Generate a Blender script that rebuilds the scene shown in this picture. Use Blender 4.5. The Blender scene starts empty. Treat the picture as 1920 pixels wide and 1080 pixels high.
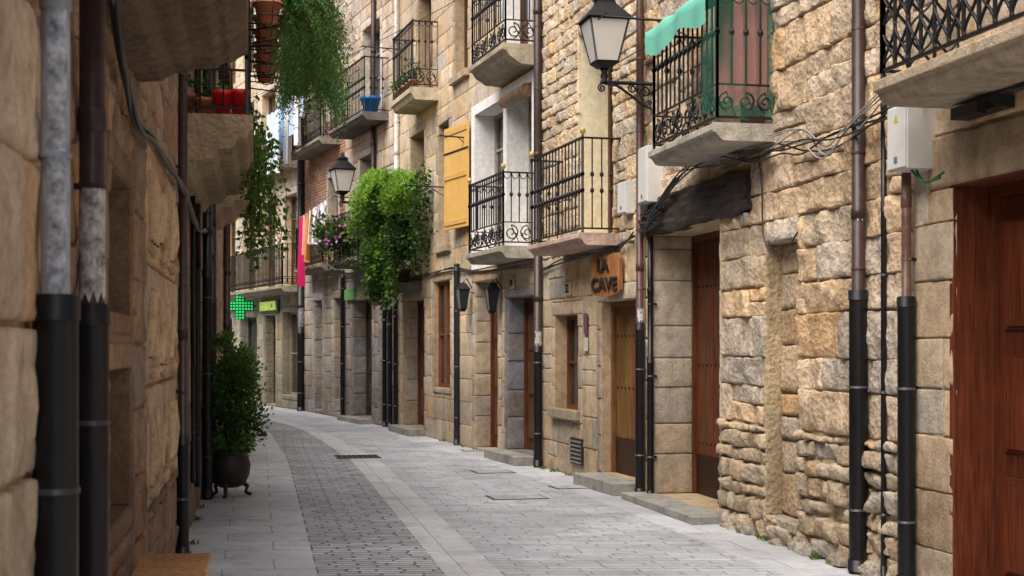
import bpy, math, random
from mathutils import Vector, noise, Matrix
random.seed(7)
R=random.random
def rr(a,b): return a+(b-a)*random.random()
scene=bpy.context.scene

# ------------------------------------------------------------------ materials
MATS={}
def newmat(name):
    m=bpy.data.materials.new(name); m.use_nodes=True
    nt=m.node_tree; b=nt.nodes["Principled BSDF"]
    MATS[name]=m
    return m,nt,b
def N(nt,t,**kw):
    n=nt.nodes.new(t)
    for k,v in kw.items(): setattr(n,k,v)
    return n
def L(nt,a,b): nt.links.new(a,b)
def noise_node(nt,vec,scale,detail=5,rough=.6,dist=0):
    n=N(nt,'ShaderNodeTexNoise'); n.inputs['Scale'].default_value=scale
    n.inputs['Detail'].default_value=detail; n.inputs['Roughness'].default_value=rough
    n.inputs['Distortion'].default_value=dist
    if vec: L(nt,vec,n.inputs['Vector'])
    return n
def ramp(nt,fac,p0,c0,p1,c1):
    r=N(nt,'ShaderNodeValToRGB'); e=r.color_ramp.elements
    e[0].position=p0; e[0].color=(*c0,1) if len(c0)==3 else c0
    e[1].position=p1; e[1].color=(*c1,1) if len(c1)==3 else c1
    L(nt,fac,r.inputs[0]); return r
def mul(nt,a,b,fac=1.0,mode='MULTIPLY'):
    m=N(nt,'ShaderNodeMix',data_type='RGBA',blend_type=mode)
    if isinstance(fac,float): m.inputs[0].default_value=fac
    else: L(nt,fac,m.inputs[0])
    for s,v in ((m.inputs[6],a),(m.inputs[7],b)):
        if isinstance(v,tuple): s.default_value=(*v,1)
        else: L(nt,v,s)
    return m.outputs[2]
def stone_mat(name,bump=.5,var=.3,pit=.3,dirt=.55,fine=30,mott=.75,streak=.45):
    m,nt,b=newmat(name)
    tc=N(nt,'ShaderNodeTexCoord'); o=tc.outputs['Object']
    at=N(nt,'ShaderNodeAttribute',attribute_name='Col')
    n1=noise_node(nt,o,1.3,4,.65); n2=noise_node(nt,o,9,5,.7); n3=noise_node(nt,o,fine,3,.7)
    c=mul(nt,at.outputs['Color'],ramp(nt,n1.outputs[0],.3,(1-var,)*3,.65,(1+var*.6,)*3).outputs[0])
    c=mul(nt,c,ramp(nt,n2.outputs[0],.32,(.62,.56,.50),.55,(1.1,1.1,1.08)).outputs[0],mott)
    c=mul(nt,c,ramp(nt,n3.outputs[0],.3,(.72,.70,.68),.6,(1.06,1.06,1.06)).outputs[0],.7)
    if streak:
        mp=N(nt,'ShaderNodeMapping'); mp.inputs['Scale'].default_value=(4,4,.35); L(nt,o,mp.inputs[0])
        n4=noise_node(nt,mp.outputs[0],1.0,4,.6)
        c=mul(nt,c,ramp(nt,n4.outputs[0],.34,(.5,.48,.46),.48,(1,1,1)).outputs[0],streak)
    sx=N(nt,'ShaderNodeSeparateXYZ'); L(nt,o,sx.inputs[0])
    ad=N(nt,'ShaderNodeMath',operation='MULTIPLY_ADD'); L(nt,n1.outputs[0],ad.inputs[0]); ad.inputs[1].default_value=-1.2; L(nt,sx.outputs[2],ad.inputs[2])
    g=ramp(nt,ad.outputs[0],-0.0,(.5,.5,.52),.8,(1,1,1))
    c=mul(nt,c,g.outputs[0],dirt)
    L(nt,c,b.inputs['Base Color']); b.inputs['Roughness'].default_value=.92
    b.inputs['Specular IOR Level'].default_value=.15
    last=n2.outputs[0]
    if pit>.3:
        v=N(nt,'ShaderNodeTexVoronoi'); v.inputs['Scale'].default_value=22; L(nt,o,v.inputs['Vector'])
        a2=N(nt,'ShaderNodeMath',operation='MULTIPLY_ADD'); L(nt,v.outputs['Distance'],a2.inputs[0]); a2.inputs[1].default_value=pit; L(nt,last,a2.inputs[2]); last=a2.outputs[0]
    a3=N(nt,'ShaderNodeMath',operation='MULTIPLY_ADD'); L(nt,n3.outputs[0],a3.inputs[0]); a3.inputs[1].default_value=.5; L(nt,last,a3.inputs[2])
    bp=N(nt,'ShaderNodeBump'); bp.inputs['Strength'].default_value=bump; bp.inputs['Distance'].default_value=.03
    L(nt,a3.outputs[0],bp.inputs['Height']); L(nt,bp.outputs[0],b.inputs['Normal'])
    return m
def paint_mat(name,rough=.5,metal=0,var=.2,bump=.15,scale=12,spec=.4):
    m,nt,b=newmat(name)
    tc=N(nt,'ShaderNodeTexCoord'); o=tc.outputs['Object']
    at=N(nt,'ShaderNodeAttribute',attribute_name='Col')
    n1=noise_node(nt,o,scale,5,.65)
    c=mul(nt,at.outputs['Color'],ramp(nt,n1.outputs[0],.3,(1-var,)*3,.7,(1+var*.4,)*3).outputs[0])
    L(nt,c,b.inputs['Base Color']); b.inputs['Roughness'].default_value=rough; b.inputs['Metallic'].default_value=metal
    b.inputs['Specular IOR Level'].default_value=spec
    bp=N(nt,'ShaderNodeBump'); bp.inputs['Strength'].default_value=bump; bp.inputs['Distance'].default_value=.01
    L(nt,n1.outputs[0],bp.inputs['Height']); L(nt,bp.outputs[0],b.inputs['Normal'])
    return m
def wood_mat(name,rough=.55,sc=(22,22,1.3)):
    m,nt,b=newmat(name)
    tc=N(nt,'ShaderNodeTexCoord'); o=tc.outputs['Object']
    at=N(nt,'ShaderNodeAttribute',attribute_name='Col')
    mp=N(nt,'ShaderNodeMapping'); mp.inputs['Scale'].default_value=sc; L(nt,o,mp.inputs[0])
    n1=noise_node(nt,mp.outputs[0],2.0,6,.7,.6); n2=noise_node(nt,o,2,4)
    c=mul(nt,at.outputs['Color'],ramp(nt,n1.outputs[0],.33,(.45,.4,.36),.65,(1.25,1.2,1.15)).outputs[0])
    c=mul(nt,c,ramp(nt,n2.outputs[0],.3,(.6,.6,.6),.7,(1.1,1.1,1.1)).outputs[0])
    L(nt,c,b.inputs['Base Color']); b.inputs['Roughness'].default_value=rough; b.inputs['Specular IOR Level'].default_value=.3
    bp=N(nt,'ShaderNodeBump'); bp.inputs['Strength'].default_value=.35; bp.inputs['Distance'].default_value=.008
    L(nt,n1.outputs[0],bp.inputs['Height']); L(nt,bp.outputs[0],b.inputs['Normal'])
    return m
stone_mat('rubble_stone',.8,.26,.55,.5,40,.65,.45)
stone_mat('ashlar_stone',.5,.24,.25,.6,45,.65,.45)
stone_mat('plaster',.12,.12,.05,.4,20,.25,.4)
stone_mat('white_plaster',.08,.06,.05,.3,14,.1,.15)
stone_mat('old_brick',.4,.3,.2,.3,40)
wood_mat('wood'); wood_mat('charred_wood',.85,(9,2.2,16))
paint_mat('iron',.45,.3,.3,.3,60)
paint_mat('metal_paint',.38,.0,.45,.15,14,.35)
paint_mat('worn_paint',.6,.0,.85,.3,26,.3)
paint_mat('plastic',.45,0,.12,.05,5)
paint_mat('cloth',.9,0,.12,.2,30,.1)
m,nt,b=newmat('glass'); b.inputs['Base Color'].default_value=(.03,.035,.04,1); b.inputs['Roughness'].default_value=.07; b.inputs['Specular IOR Level'].default_value=.7
m,nt,b=newmat('frosted_glass'); b.inputs['Base Color'].default_value=(.84,.81,.75,1); b.inputs['Roughness'].default_value=.25
b.inputs['Transmission Weight'].default_value=.25
m,nt,b=newmat('leaf'); at=N(nt,'ShaderNodeAttribute',attribute_name='Col')
L(nt,at.outputs['Color'],b.inputs['Base Color']); b.inputs['Roughness'].default_value=.5; b.inputs['Specular IOR Level'].default_value=.3
tr=N(nt,'ShaderNodeBsdfTranslucent'); L(nt,mul(nt,at.outputs['Color'],(1.6,1.7,.8)),tr.inputs[0])
ms=N(nt,'ShaderNodeMixShader'); ms.inputs[0].default_value=.35; L(nt,b.outputs[0],ms.inputs[1]); L(nt,tr.outputs[0],ms.inputs[2])
L(nt,ms.outputs[0],nt.nodes['Material Output'].inputs[0])
m,nt,b=newmat('green_net'); b.inputs['Base Color'].default_value=(.05,.27,.18,1); b.inputs['Roughness'].default_value=.8
tp=N(nt,'ShaderNodeBsdfTransparent'); tp.inputs[0].default_value=(.86,.96,.92,1)
tr=N(nt,'ShaderNodeBsdfTranslucent'); tr.inputs[0].default_value=(.07,.42,.28,1)
m1=N(nt,'ShaderNodeMixShader'); m1.inputs[0].default_value=.45; L(nt,b.outputs[0],m1.inputs[1]); L(nt,tr.outputs[0],m1.inputs[2])
m2=N(nt,'ShaderNodeMixShader'); m2.inputs[0].default_value=.66; L(nt,m1.outputs[0],m2.inputs[1]); L(nt,tp.outputs[0],m2.inputs[2])
L(nt,m2.outputs[0],nt.nodes['Material Output'].inputs[0])
m,nt,b=newmat('led_green'); b.inputs['Base Color'].default_value=(0,.3,.08,1); b.inputs['Emission Color'].default_value=(.02,1,.2,1); b.inputs['Emission Strength'].default_value=.75
m,nt,b=newmat('letter_lit'); b.inputs['Base Color'].default_value=(.5,.5,.1,1); b.inputs['Emission Color'].default_value=(.75,1,.25,1); b.inputs['Emission Strength'].default_value=.4

def paving(name,bw,rh,c1,c2,mort,msize,off=.5,bumpd=.01,squash=1.0):
    m,nt,b=newmat(name)
    uv=N(nt,'ShaderNodeUVMap'); u=uv.outputs[0]
    nw=noise_node(nt,u,3,3); va=N(nt,'ShaderNodeVectorMath',operation='MULTIPLY_ADD')
    L(nt,nw.outputs['Color'],va.inputs[0]); va.inputs[1].default_value=(.035,.035,0); L(nt,u,va.inputs[2])
    br=N(nt,'ShaderNodeTexBrick'); br.offset=off; br.squash=squash; br.squash_frequency=3
    L(nt,va.outputs[0],br.inputs['Vector']); br.inputs['Scale'].default_value=1
    br.inputs['Brick Width'].default_value=bw; br.inputs['Row Height'].default_value=rh
    br.inputs['Mortar Size'].default_value=msize; br.inputs['Mortar Smooth'].default_value=.35; br.inputs['Bias'].default_value=0
    br.inputs['Color1'].default_value=(*c1,1); br.inputs['Color2'].default_value=(*c2,1); br.inputs['Mortar'].default_value=(*mort,1)
    n1=noise_node(nt,u,.8,5,.6); n2=noise_node(nt,u,14,6,.7); n5=noise_node(nt,u,2.2,5,.7,.8)
    c=mul(nt,br.outputs['Color'],ramp(nt,n1.outputs[0],.3,(.76,.76,.77),.7,(1.12,1.12,1.1)).outputs[0])
    c=mul(nt,c,ramp(nt,n2.outputs[0],.3,(.75,.75,.76),.65,(1.08,1.08,1.08)).outputs[0],.8)
    c=mul(nt,c,ramp(nt,n5.outputs[0],.34,(.66,.65,.64),.5,(1,1,1)).outputs[0],.7)
    L(nt,c,b.inputs['Base Color'])
    L(nt,ramp(nt,n1.outputs[0],.3,(.42,.42,.42),.7,(.7,.7,.7)).outputs[0],b.inputs['Roughness'])
    iv=N(nt,'ShaderNodeMath',operation='MULTIPLY_ADD'); L(nt,br.outputs['Fac'],iv.inputs[0]); iv.inputs[1].default_value=-1
    k=N(nt,'ShaderNodeMath',operation='MULTIPLY'); L(nt,n2.outputs[0],k.inputs[0]); k.inputs[1].default_value=.35; L(nt,k.outputs[0],iv.inputs[2])
    bp=N(nt,'ShaderNodeBump'); bp.inputs['Strength'].default_value=.7; bp.inputs['Distance'].default_value=bumpd
    L(nt,iv.outputs[0],bp.inputs['Height']); L(nt,bp.outputs[0],b.inputs['Normal'])
paving('paving_slabs',.75,.5,(.45,.47,.505),(.51,.525,.55),(.29,.30,.32),.007,.5,.006)
paving('paving_setts',.30,.095,(.31,.33,.37),(.48,.49,.51),(.14,.145,.16),.013,.5,.022,.7)
paving('paving_setts_wide',.42,.13,(.37,.395,.435),(.47,.485,.51),(.25,.26,.28),.009,.5,.014,.75)
paving('gutter_stone',.42,.8,(.48,.495,.515),(.53,.54,.555),(.34,.35,.36),.006,.0,.006)
m,nt,b=newmat('earth'); b.inputs['Base Color'].default_value=(.22,.2,.18,1); b.inputs['Roughness'].default_value=.95

# ------------------------------------------------------------------ mesh builder
class MB:
    def __init__(s): s.v=[]; s.f=[]; s.m=[]; s.c=[]; s.sm=[]; s.mats=[]
    def mi(s,name):
        if name not in s.mats: s.mats.append(name)
        return s.mats.index(name)
    def face(s,pts,mat,col=(.5,.5,.5),smooth=False):
        i=len(s.v); s.v.extend([tuple(p) for p in pts]); s.f.append(tuple(range(i,i+len(pts)))); s.m.append(s.mi(mat)); s.c.append(col); s.sm.append(smooth)
    def grid(s,P,mat,col,smooth=True):
        i0=len(s.v); nr=len(P); nc=len(P[0]); mi=s.mi(mat)
        for row in P: s.v.extend([tuple(p) for p in row])
        for a in range(nr-1):
            for b in range(nc-1):
                q=i0+a*nc+b
                s.f.append((q,q+1,q+nc+1,q+nc)); s.m.append(mi); s.c.append(col); s.sm.append(smooth)
    def hexa(s,p,mat,col):
        i=len(s.v); s.v.extend([tuple(q) for q in p]); mi=s.mi(mat)
        for f in ((3,2,1,0),(4,5,6,7),(0,1,5,4),(1,2,6,5),(2,3,7,6),(3,0,4,7)):
            s.f.append(tuple(i+k for k in f)); s.m.append(mi); s.c.append(col); s.sm.append(False)
    def box(s,fr,s0,s1,d0,d1,h0,h1,mat,col=(.5,.5,.5)):
        s.hexa([fr(s0,d0,h0),fr(s1,d0,h0),fr(s1,d1,h0),fr(s0,d1,h0),fr(s0,d0,h1),fr(s1,d0,h1),fr(s1,d1,h1),fr(s0,d1,h1)],mat,col)
    def prism(s,fr,s0,s1,prof,mat,col,segs=1,jit=0):
        n=len(prof); i=len(s.v); mi=s.mi(mat)
        for k in range(segs+1):
            ss=s0+(s1-s0)*k/segs
            for (d,h) in prof: s.v.append(tuple(fr(ss,d+rr(-jit,jit)*(d>.02),h+rr(-jit,jit)*(h<0 and 1))))
        for k in range(segs):
            for a in range(n):
                b=(a+1)%n
                s.f.append((i+k*n+a,i+k*n+b,i+(k+1)*n+b,i+(k+1)*n+a)); s.m.append(mi); s.c.append(col); s.sm.append(False)
        for k in (0,segs):
            s.f.append(tuple(i+k*n+a for a in range(n))); s.m.append(mi); s.c.append(col); s.sm.append(False)
    def tube(s,pts,r,mat,col=(.02,.02,.022),sides=6,cap=True,smooth=True):
        pts=[Vector(p) for p in pts]; n=len(pts); i0=len(s.v); mi=s.mi(mat)
        rs=r if isinstance(r,(list,tuple)) else [r]*n
        up=None
        for k,p in enumerate(pts):
            t=(pts[min(k+1,n-1)]-pts[max(k-1,0)])
            if t.length<1e-9: t=Vector((0,0,1))
            t.normalize()
            if up is None:
                up=Vector((0,0,1)) if abs(t.z)<.9 else Vector((1,0,0))
            a=t.cross(up)
            if a.length<1e-4: a=t.cross(Vector((.3,1,.2)))
            a.normalize(); b=a.cross(t).normalized(); up=b
            for j in range(sides):
                an=2*math.pi*(j+.5)/sides
                s.v.append(tuple(p+(a*math.cos(an)+b*math.sin(an))*rs[k]))
        for k in range(n-1):
            for j in range(sides):
                j2=(j+1)%sides
                s.f.append((i0+k*sides+j,i0+k*sides+j2,i0+(k+1)*sides+j2,i0+(k+1)*sides+j)); s.m.append(mi); s.c.append(col); s.sm.append(smooth)
        if cap:
            for k in (0,n-1):
                s.f.append(tuple(i0+k*sides+j for j in range(sides))); s.m.append(mi); s.c.append(col); s.sm.append(False)
    def build(s,name,parent=None,bevel=0):
        if not s.v: return None
        me=bpy.data.meshes.new(name); me.from_pydata(s.v,[],s.f)
        for mn in s.mats: me.materials.append(MATS[mn])
        me.polygons.foreach_set('material_index',s.m); me.polygons.foreach_set('use_smooth',s.sm)
        at=me.color_attributes.new('Col','FLOAT_COLOR','CORNER')
        buf=[]
        for f,c in zip(s.f,s.c): buf.extend((c[0],c[1],c[2],1.0)*len(f))
        at.data.foreach_set('color',buf)
        me.update()
        o=bpy.data.objects.new(name,me); scene.collection.objects.link(o)
        if parent: o.parent=parent
        if bevel:
            bv=o.modifiers.new('Bevel','BEVEL'); bv.width=bevel; bv.segments=2; bv.limit_method='ANGLE'
        return o
def empty(name):
    o=bpy.data.objects.new(name,None); scene.collection.objects.link(o); o.empty_display_size=.3; return o

class Frame:
    def __init__(s,A,B,side):
        s.A=A; dx=B[0]-A[0]; dy=B[1]-A[1]; s.len=math.hypot(dx,dy); s.t=(dx/s.len,dy/s.len)
        s.n=(-s.t[1],s.t[0]) if side>0 else (s.t[1],-s.t[0]); s.side=side
    def __call__(f,s,d,h): return Vector((f.A[0]+f.t[0]*s+f.n[0]*d, f.A[1]+f.t[1]*s+f.n[1]*d, h))
    def S(f,Y): return (Y-f.A[1])/f.t[1]

# ------------------------------------------------------------------ stone walls
def vary(base,amt=.16):
    k=rr(1-amt,1+amt*.8); w=rr(-.06,.06)
    c=[base[0]*k*(1+w)*.98,base[1]*k*1.035,base[2]*k*(1-w*1.5)*1.18]
    q=R()
    if q<.09: c=[c[0]*1.0,c[1]*.90,c[2]*.78]
    elif q<.20: g=sum(c)/3; c=[g*.35+c[0]*.57,g*.35+c[1]*.57,g*.35+c[2]*.57]
    elif q<.28: c=[x*1.1 for x in c]
    return tuple(min(.8,x) for x in c)
def axis(a,b,bw,cell):
    w=b-a; bw=min(bw,w*.35)
    pts=[a,a+bw*.3,a+bw]; n=max(1,int((w-2*bw)/cell))
    for k in range(1,n): pts.append(a+bw+(w-2*bw)*k/n)
    pts+= [b-bw,b-bw*.3,b]; return pts
def add_stone(mb,fr,r,relief,cell,joint,mat,base,jit=0,ns=1.0,bw=.035,nf=7,amt=.16):
    s0,s1,h0,h1=r; j=joint/2
    s0+=j;s1-=j;h0+=j;h1-=j
    if s1-s0<.02 or h1-h0<.02: return
    col=vary(base,amt); d0=relief*rr(.6,1.1); seed=rr(0,100); ti=rr(-1,1)*relief*.2; tj=rr(-1,1)*relief*.2
    cj=[(rr(-jit,jit),rr(-jit,jit)) for _ in range(4)]
    su=axis(s0,s1,bw,cell); hv=axis(h0,h1,bw,cell)
    P=[]
    for h in hv:
        row=[]; v=(h-h0)/(h1-h0); ev=min(1,min(h-h0,h1-h)/bw)
        for s in su:
            u=(s-s0)/(s1-s0); eu=min(1,min(s-s0,s1-s)/bw)
            e=min(eu,ev); pr=math.sqrt(max(0,1-(1-eu)**2))*math.sqrt(max(0,1-(1-ev)**2)); pr=math.sqrt(pr)
            nz=noise.noise(Vector((s*nf,h*nf,seed)))+.6*noise.noise(Vector((s*nf*2.7,h*nf*2.7,seed+9)))
            d=pr*(d0+ti*(u-.5)*2+tj*(v-.5)*2+nz*relief*.55*ns)
            if e<=0: d=-.012
            else: d=max(d,.002)
            ds=(cj[0][0]*(1-u)*(1-v)+cj[1][0]*u*(1-v)+cj[2][0]*(1-u)*v+cj[3][0]*u*v)
            dh=(cj[0][1]*(1-u)*(1-v)+cj[1][1]*u*(1-v)+cj[2][1]*(1-u)*v+cj[3][1]*u*v)
            if jit:
                wob=noise.noise(Vector((s*9,h*9,seed+30)))*jit*.8; ds+=wob; dh+=noise.noise(Vector((s*9,h*9,seed+50)))*jit*.8
            row.append(fr(s+ds,d,h+dh))
        P.append(row)
    mb.grid(P,mat,col,True)
def clip(rects,ops):
    for (a,b,c,d) in ops:
        out=[]
        for (s0,s1,h0,h1) in rects:
            if s1<=a or s0>=b or h1<=c or h0>=d: out.append((s0,s1,h0,h1)); continue
            if s0<a: out.append((s0,a,h0,h1))
            if s1>b: out.append((b,s1,h0,h1))
            m0=max(s0,a); m1=min(s1,b)
            if h0<c: out.append((m0,m1,h0,c))
            if h1>d: out.append((m0,m1,d,h1))
        rects=[r for r in out if r[1]-r[0]>.035 and r[3]-r[2]>.035]
    return rects
def stones(mb,fr,zone,clips,W,Hh,relief,cell,joint,mat,base,jit=0,ns=1.0,bw=.035,amt=.16,nf=7):
    s0,s1,h0,h1=zone; h=h0
    while h<h1-.02:
        rh=rr(*Hh); 
        if h+rh>h1-Hh[0]*.6: rh=h1-h
        s=s0; first=True
        while s<s1-.02:
            w=rr(*W)*(rr(.4,1) if first else 1); first=False
            if s+w>s1-W[0]*.5: w=s1-s
            rs=[(s,s+w,h,h+rh)]
            if jit and R()<.12 and rh>.2: rs=[(s,s+w,h,h+rh*.5),(s,s+w,h+rh*.5,h+rh)]
            for r in clip(rs,clips): 
                add_stone(mb,fr,r,relief,cell,joint,mat,base,jit,ns,bw,nf,amt)
            s+=w
        h+=rh

RED=(.15,.045,.018); BRN=(.15,.075,.035); DK=(.05,.026,.016); GREYW=(.15,.12,.1)
class House:
    def __init__(s,name,A,B,side,H,mort=(.44,.36,.25)):
        s.name=name; s.fr=Frame(A,B,side); s.H=H; s.wall=MB(); s.trim=MB(); s.join=MB(); s.ops=[]; s.clips=[]; s.sur=[]
        s.parent=empty(name); s.mort=mort
    def S(s,Y): return s.fr.S(Y)
    def opening(s,Ya,Yb,z0,z1,depth=.25,kind='door',wood=RED,surround=.18,rcol=(.5,.38,.25),rmat='ashlar_stone',sill=False,step=0):
        fr=s.fr; a,b=s.S(Ya),s.S(Yb); J=s.join
        s.ops.append((a,b,z0,z1)); w=surround
        s.clips.append((a-w,b+w,max(0,z0-(w if z0>.3 else 0)),z1+w*1.2))
        if w: s.sur.append((a,b,z0,z1,w,rcol))
        T=s.trim; e=.012
        T.box(fr,b,b+.05,-depth-.06,e,z0,z1,rmat,rcol); T.box(fr,a-.05,a,-depth-.06,e,z0,z1,rmat,rcol)
        T.box(fr,a-.05,b+.05,-depth-.06,e-.003,z1,z1+.05,rmat,rcol); T.box(fr,a-.05,b+.05,-depth-.06,e-.003,z0-.05,z0,rmat,rcol)
        if rmat=='ashlar_stone' and depth>.27 and z0<.5:
            z=z0; frj=Frame((fr(b-.004,0,0).x,fr(b-.004,0,0).y),(fr(b-.004,-depth,0).x,fr(b-.004,-depth,0).y),1)
            if frj.n[1]>0: frj.n=(-frj.n[0],-frj.n[1])
            while z<z1-.01:
                hh=min(rr(.3,.5),z1-z)
                if z1-z-hh<.12: hh=z1-z
                add_stone(s.wall,frj,(0,depth-.02,z,z+hh),.016,.05,.005,'ashlar_stone',rcol,bw=.015,ns=1.2,amt=.1); z+=hh
        if sill: T.box(fr,a-.1,b+.1,-.05,.09,z0-.1,z0+.012,'ashlar_stone',(.42,.35,.25))
        if step: T.box(fr,a-.12,b+.12,-.02,.32,0,step,'ashlar_stone',(.42,.41,.38))
        d=-depth
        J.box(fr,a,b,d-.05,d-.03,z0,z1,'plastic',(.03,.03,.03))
        def fb(s0,s1,h0,h1,dd0,dd1,mat='wood',c=wood): J.box(fr,s0,s1,d+dd0,d+dd1,h0,h1,mat,c)
        if kind in('door','plank','panel'):
            t=.07
            fb(a,a+t,z0,z1,-.02,.06); fb(b-t,b,z0,z1,-.02,.06); fb(a+t,b-t,z1-t,z1,-.02,.058)
            n=max(3,int((b-a)/.13)) if kind=='plank' else 2
            for k in range(n):
                u0=a+t+(b-a-2*t)*k/n; u1=a+t+(b-a-2*t)*(k+1)/n
                c=tuple(x*rr(.75,1.15) for x in wood)
                fb(u0+.004,u1-.004,z0+.01,z1-t-.004,-.02,.012+rr(0,.004),c=c)
                if kind!='plank':
                    hh=z1-t-z0
                    for (p,q) in ((.06,.32),(.36,.62),(.66,.95)):
                        for (ia,da) in ((.07,.03),(.12,.045)):
                            fb(u0+ia,u1-ia,z0+hh*p+ia*.4,z0+hh*q-ia*.4,.0,da,c=tuple(x*1.15 for x in c))
            if kind=='plank':
                for zz in (.2,.5,.8):
                    for k in range(n):
                        u=a+t+(b-a-2*t)*(k+.5)/n; fb(u-.012,u+.012,z0+(z1-z0)*zz-.012,z0+(z1-z0)*zz+.012,.015,.028,'iron',(.03,.03,.03))
                fb(a+t,b-t,z0+.005,z0+.42,.012,.024,'wood',tuple(x*.22 for x in wood))
            J.tube([fr(a+.2,d+.08,z0+1.0),fr(a+.2,d+.08,z0+1.12)],.014,'iron',(.12,.1,.06))
        else:
            t=.055; nb={'window':2,'french':4}.get(kind,2)
            fb(a,a+t,z0,z1,-.02,.05); fb(b-t,b,z0,z1,-.02,.05); fb(a+t,b-t,z1-t,z1,-.02,.048); fb(a+t,b-t,z0,z0+t,-.02,.048)
            mid=(a+b)/2; fb(mid-.035,mid+.035,z0+t,z1-t,-.02,.046)
            for k in range(1,nb): 
                z=z0+(z1-z0)*k/nb; fb(a+t,b-t,z-.018,z+.018,-.02,.035)
            J.box(fr,a+t,b-t,d-.018,d+.004,z0+t,z1-t,'glass')
            if kind=='french': 
                J.box(fr,a+t,b-t,d-.03+.02,d+.012,z0+t,z0+(z1-z0)*.25,'wood',wood)
    def backing(s):
        ss=sorted(set([0,s.fr.len]+[x for o in s.ops for x in o[:2]])); hs=sorted(set([-.1,s.H]+[x for o in s.ops for x in o[2:]]))
        ss=[x for x in ss if -1e-6<=x<=s.fr.len+1e-6]
        for i in range(len(ss)-1):
            for j in range(len(hs)-1):
                cs=(ss[i]+ss[i+1])/2; ch=(hs[j]+hs[j+1])/2
                if any(o[0]<cs<o[1] and o[2]<ch<o[3] for o in s.ops): continue
                s.wall.face([s.fr(ss[i],0,hs[j]),s.fr(ss[i+1],0,hs[j]),s.fr(ss[i+1],0,hs[j+1]),s.fr(ss[i],0,hs[j+1])],'plaster',s.mort)
    def plaster(s,Ya,Yb,z0,z1,col,d=.03):
        a,b=s.S(Ya),s.S(Yb); s.pz=getattr(s,'pz',[])+[(a,b,z0,z1,col,d)]
    def finish(s,zones,eave=.35,cell=.09):
        s.backing(); fr=s.fr
        pz=getattr(s,'pz',[])
        for (a,b,z0,z1,col,d) in pz:
            for r in clip([(a,b,z0,z1)],s.ops): s.wall.box(fr,r[0],r[1],-.01,d,r[2],r[3],'white_plaster',col)
        cl=s.clips+[p[:4] for p in pz]
        for (zone,kw) in zones:
            stones(s.wall,fr,zone,cl,**kw)
        for (a,b,z0,z1,w,rc) in s.sur:
            kw=dict(relief=.022,cell=.12,joint=.006,mat='ashlar_stone',base=rc,bw=.015,ns=.5)
            others=[o for o in s.ops if o!=(a,b,z0,z1)]+[p[:4] for p in pz]
            lo=max(0,z0-(w if z0>.3 else 0))
            rs=[]
            h=lo
            while h<z1-.01:
                hh=min(rr(.28,.45),z1-h); 
                if z1-(h+hh)<.12: hh=z1-h
                rs+= [(a-w,a,h,h+hh),(b,b+w,h,h+hh)]; h+=hh
            rs+=[(a-w,b+w,z1,z1+w*1.2)]
            if z0>.3: rs+=[(a,b,lo,z0)]
            for r in clip(rs,others): add_stone(s.wall,fr,r,**kw)
        B=MB(); B.box(fr,0,fr.len,-7,-.8,0,s.H,'plaster',(.35,.3,.22))
        B.box(fr,0,.03,-.8,-.02,0,s.H,'plaster',(.35,.3,.22)); B.box(fr,fr.len-.03,fr.len,-.8,-.02,0,s.H,'plaster',(.35,.3,.22))
        RF=MB(); RF.prism(fr,-.0,fr.len,[(eave,s.H+.003),(eave,s.H+.1),(-3.5,s.H+1.0),(-7.1,s.H+.2),(-7.1,s.H+.003)],'plaster',(.36,.17,.1))
        k=.1
        while k<fr.len: RF.box(fr,k,k+.08,-.1,eave-.03,s.H-.1,s.H,'wood',DK); k+=.5
        RF.build('roof',s.parent)
        B.build('body',s.parent); s.wall.build('wall',s.parent); s.trim.build('window_and_door_reveals',s.parent,.006); s.join.build('doors_and_windows',s.parent,.003)

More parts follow.
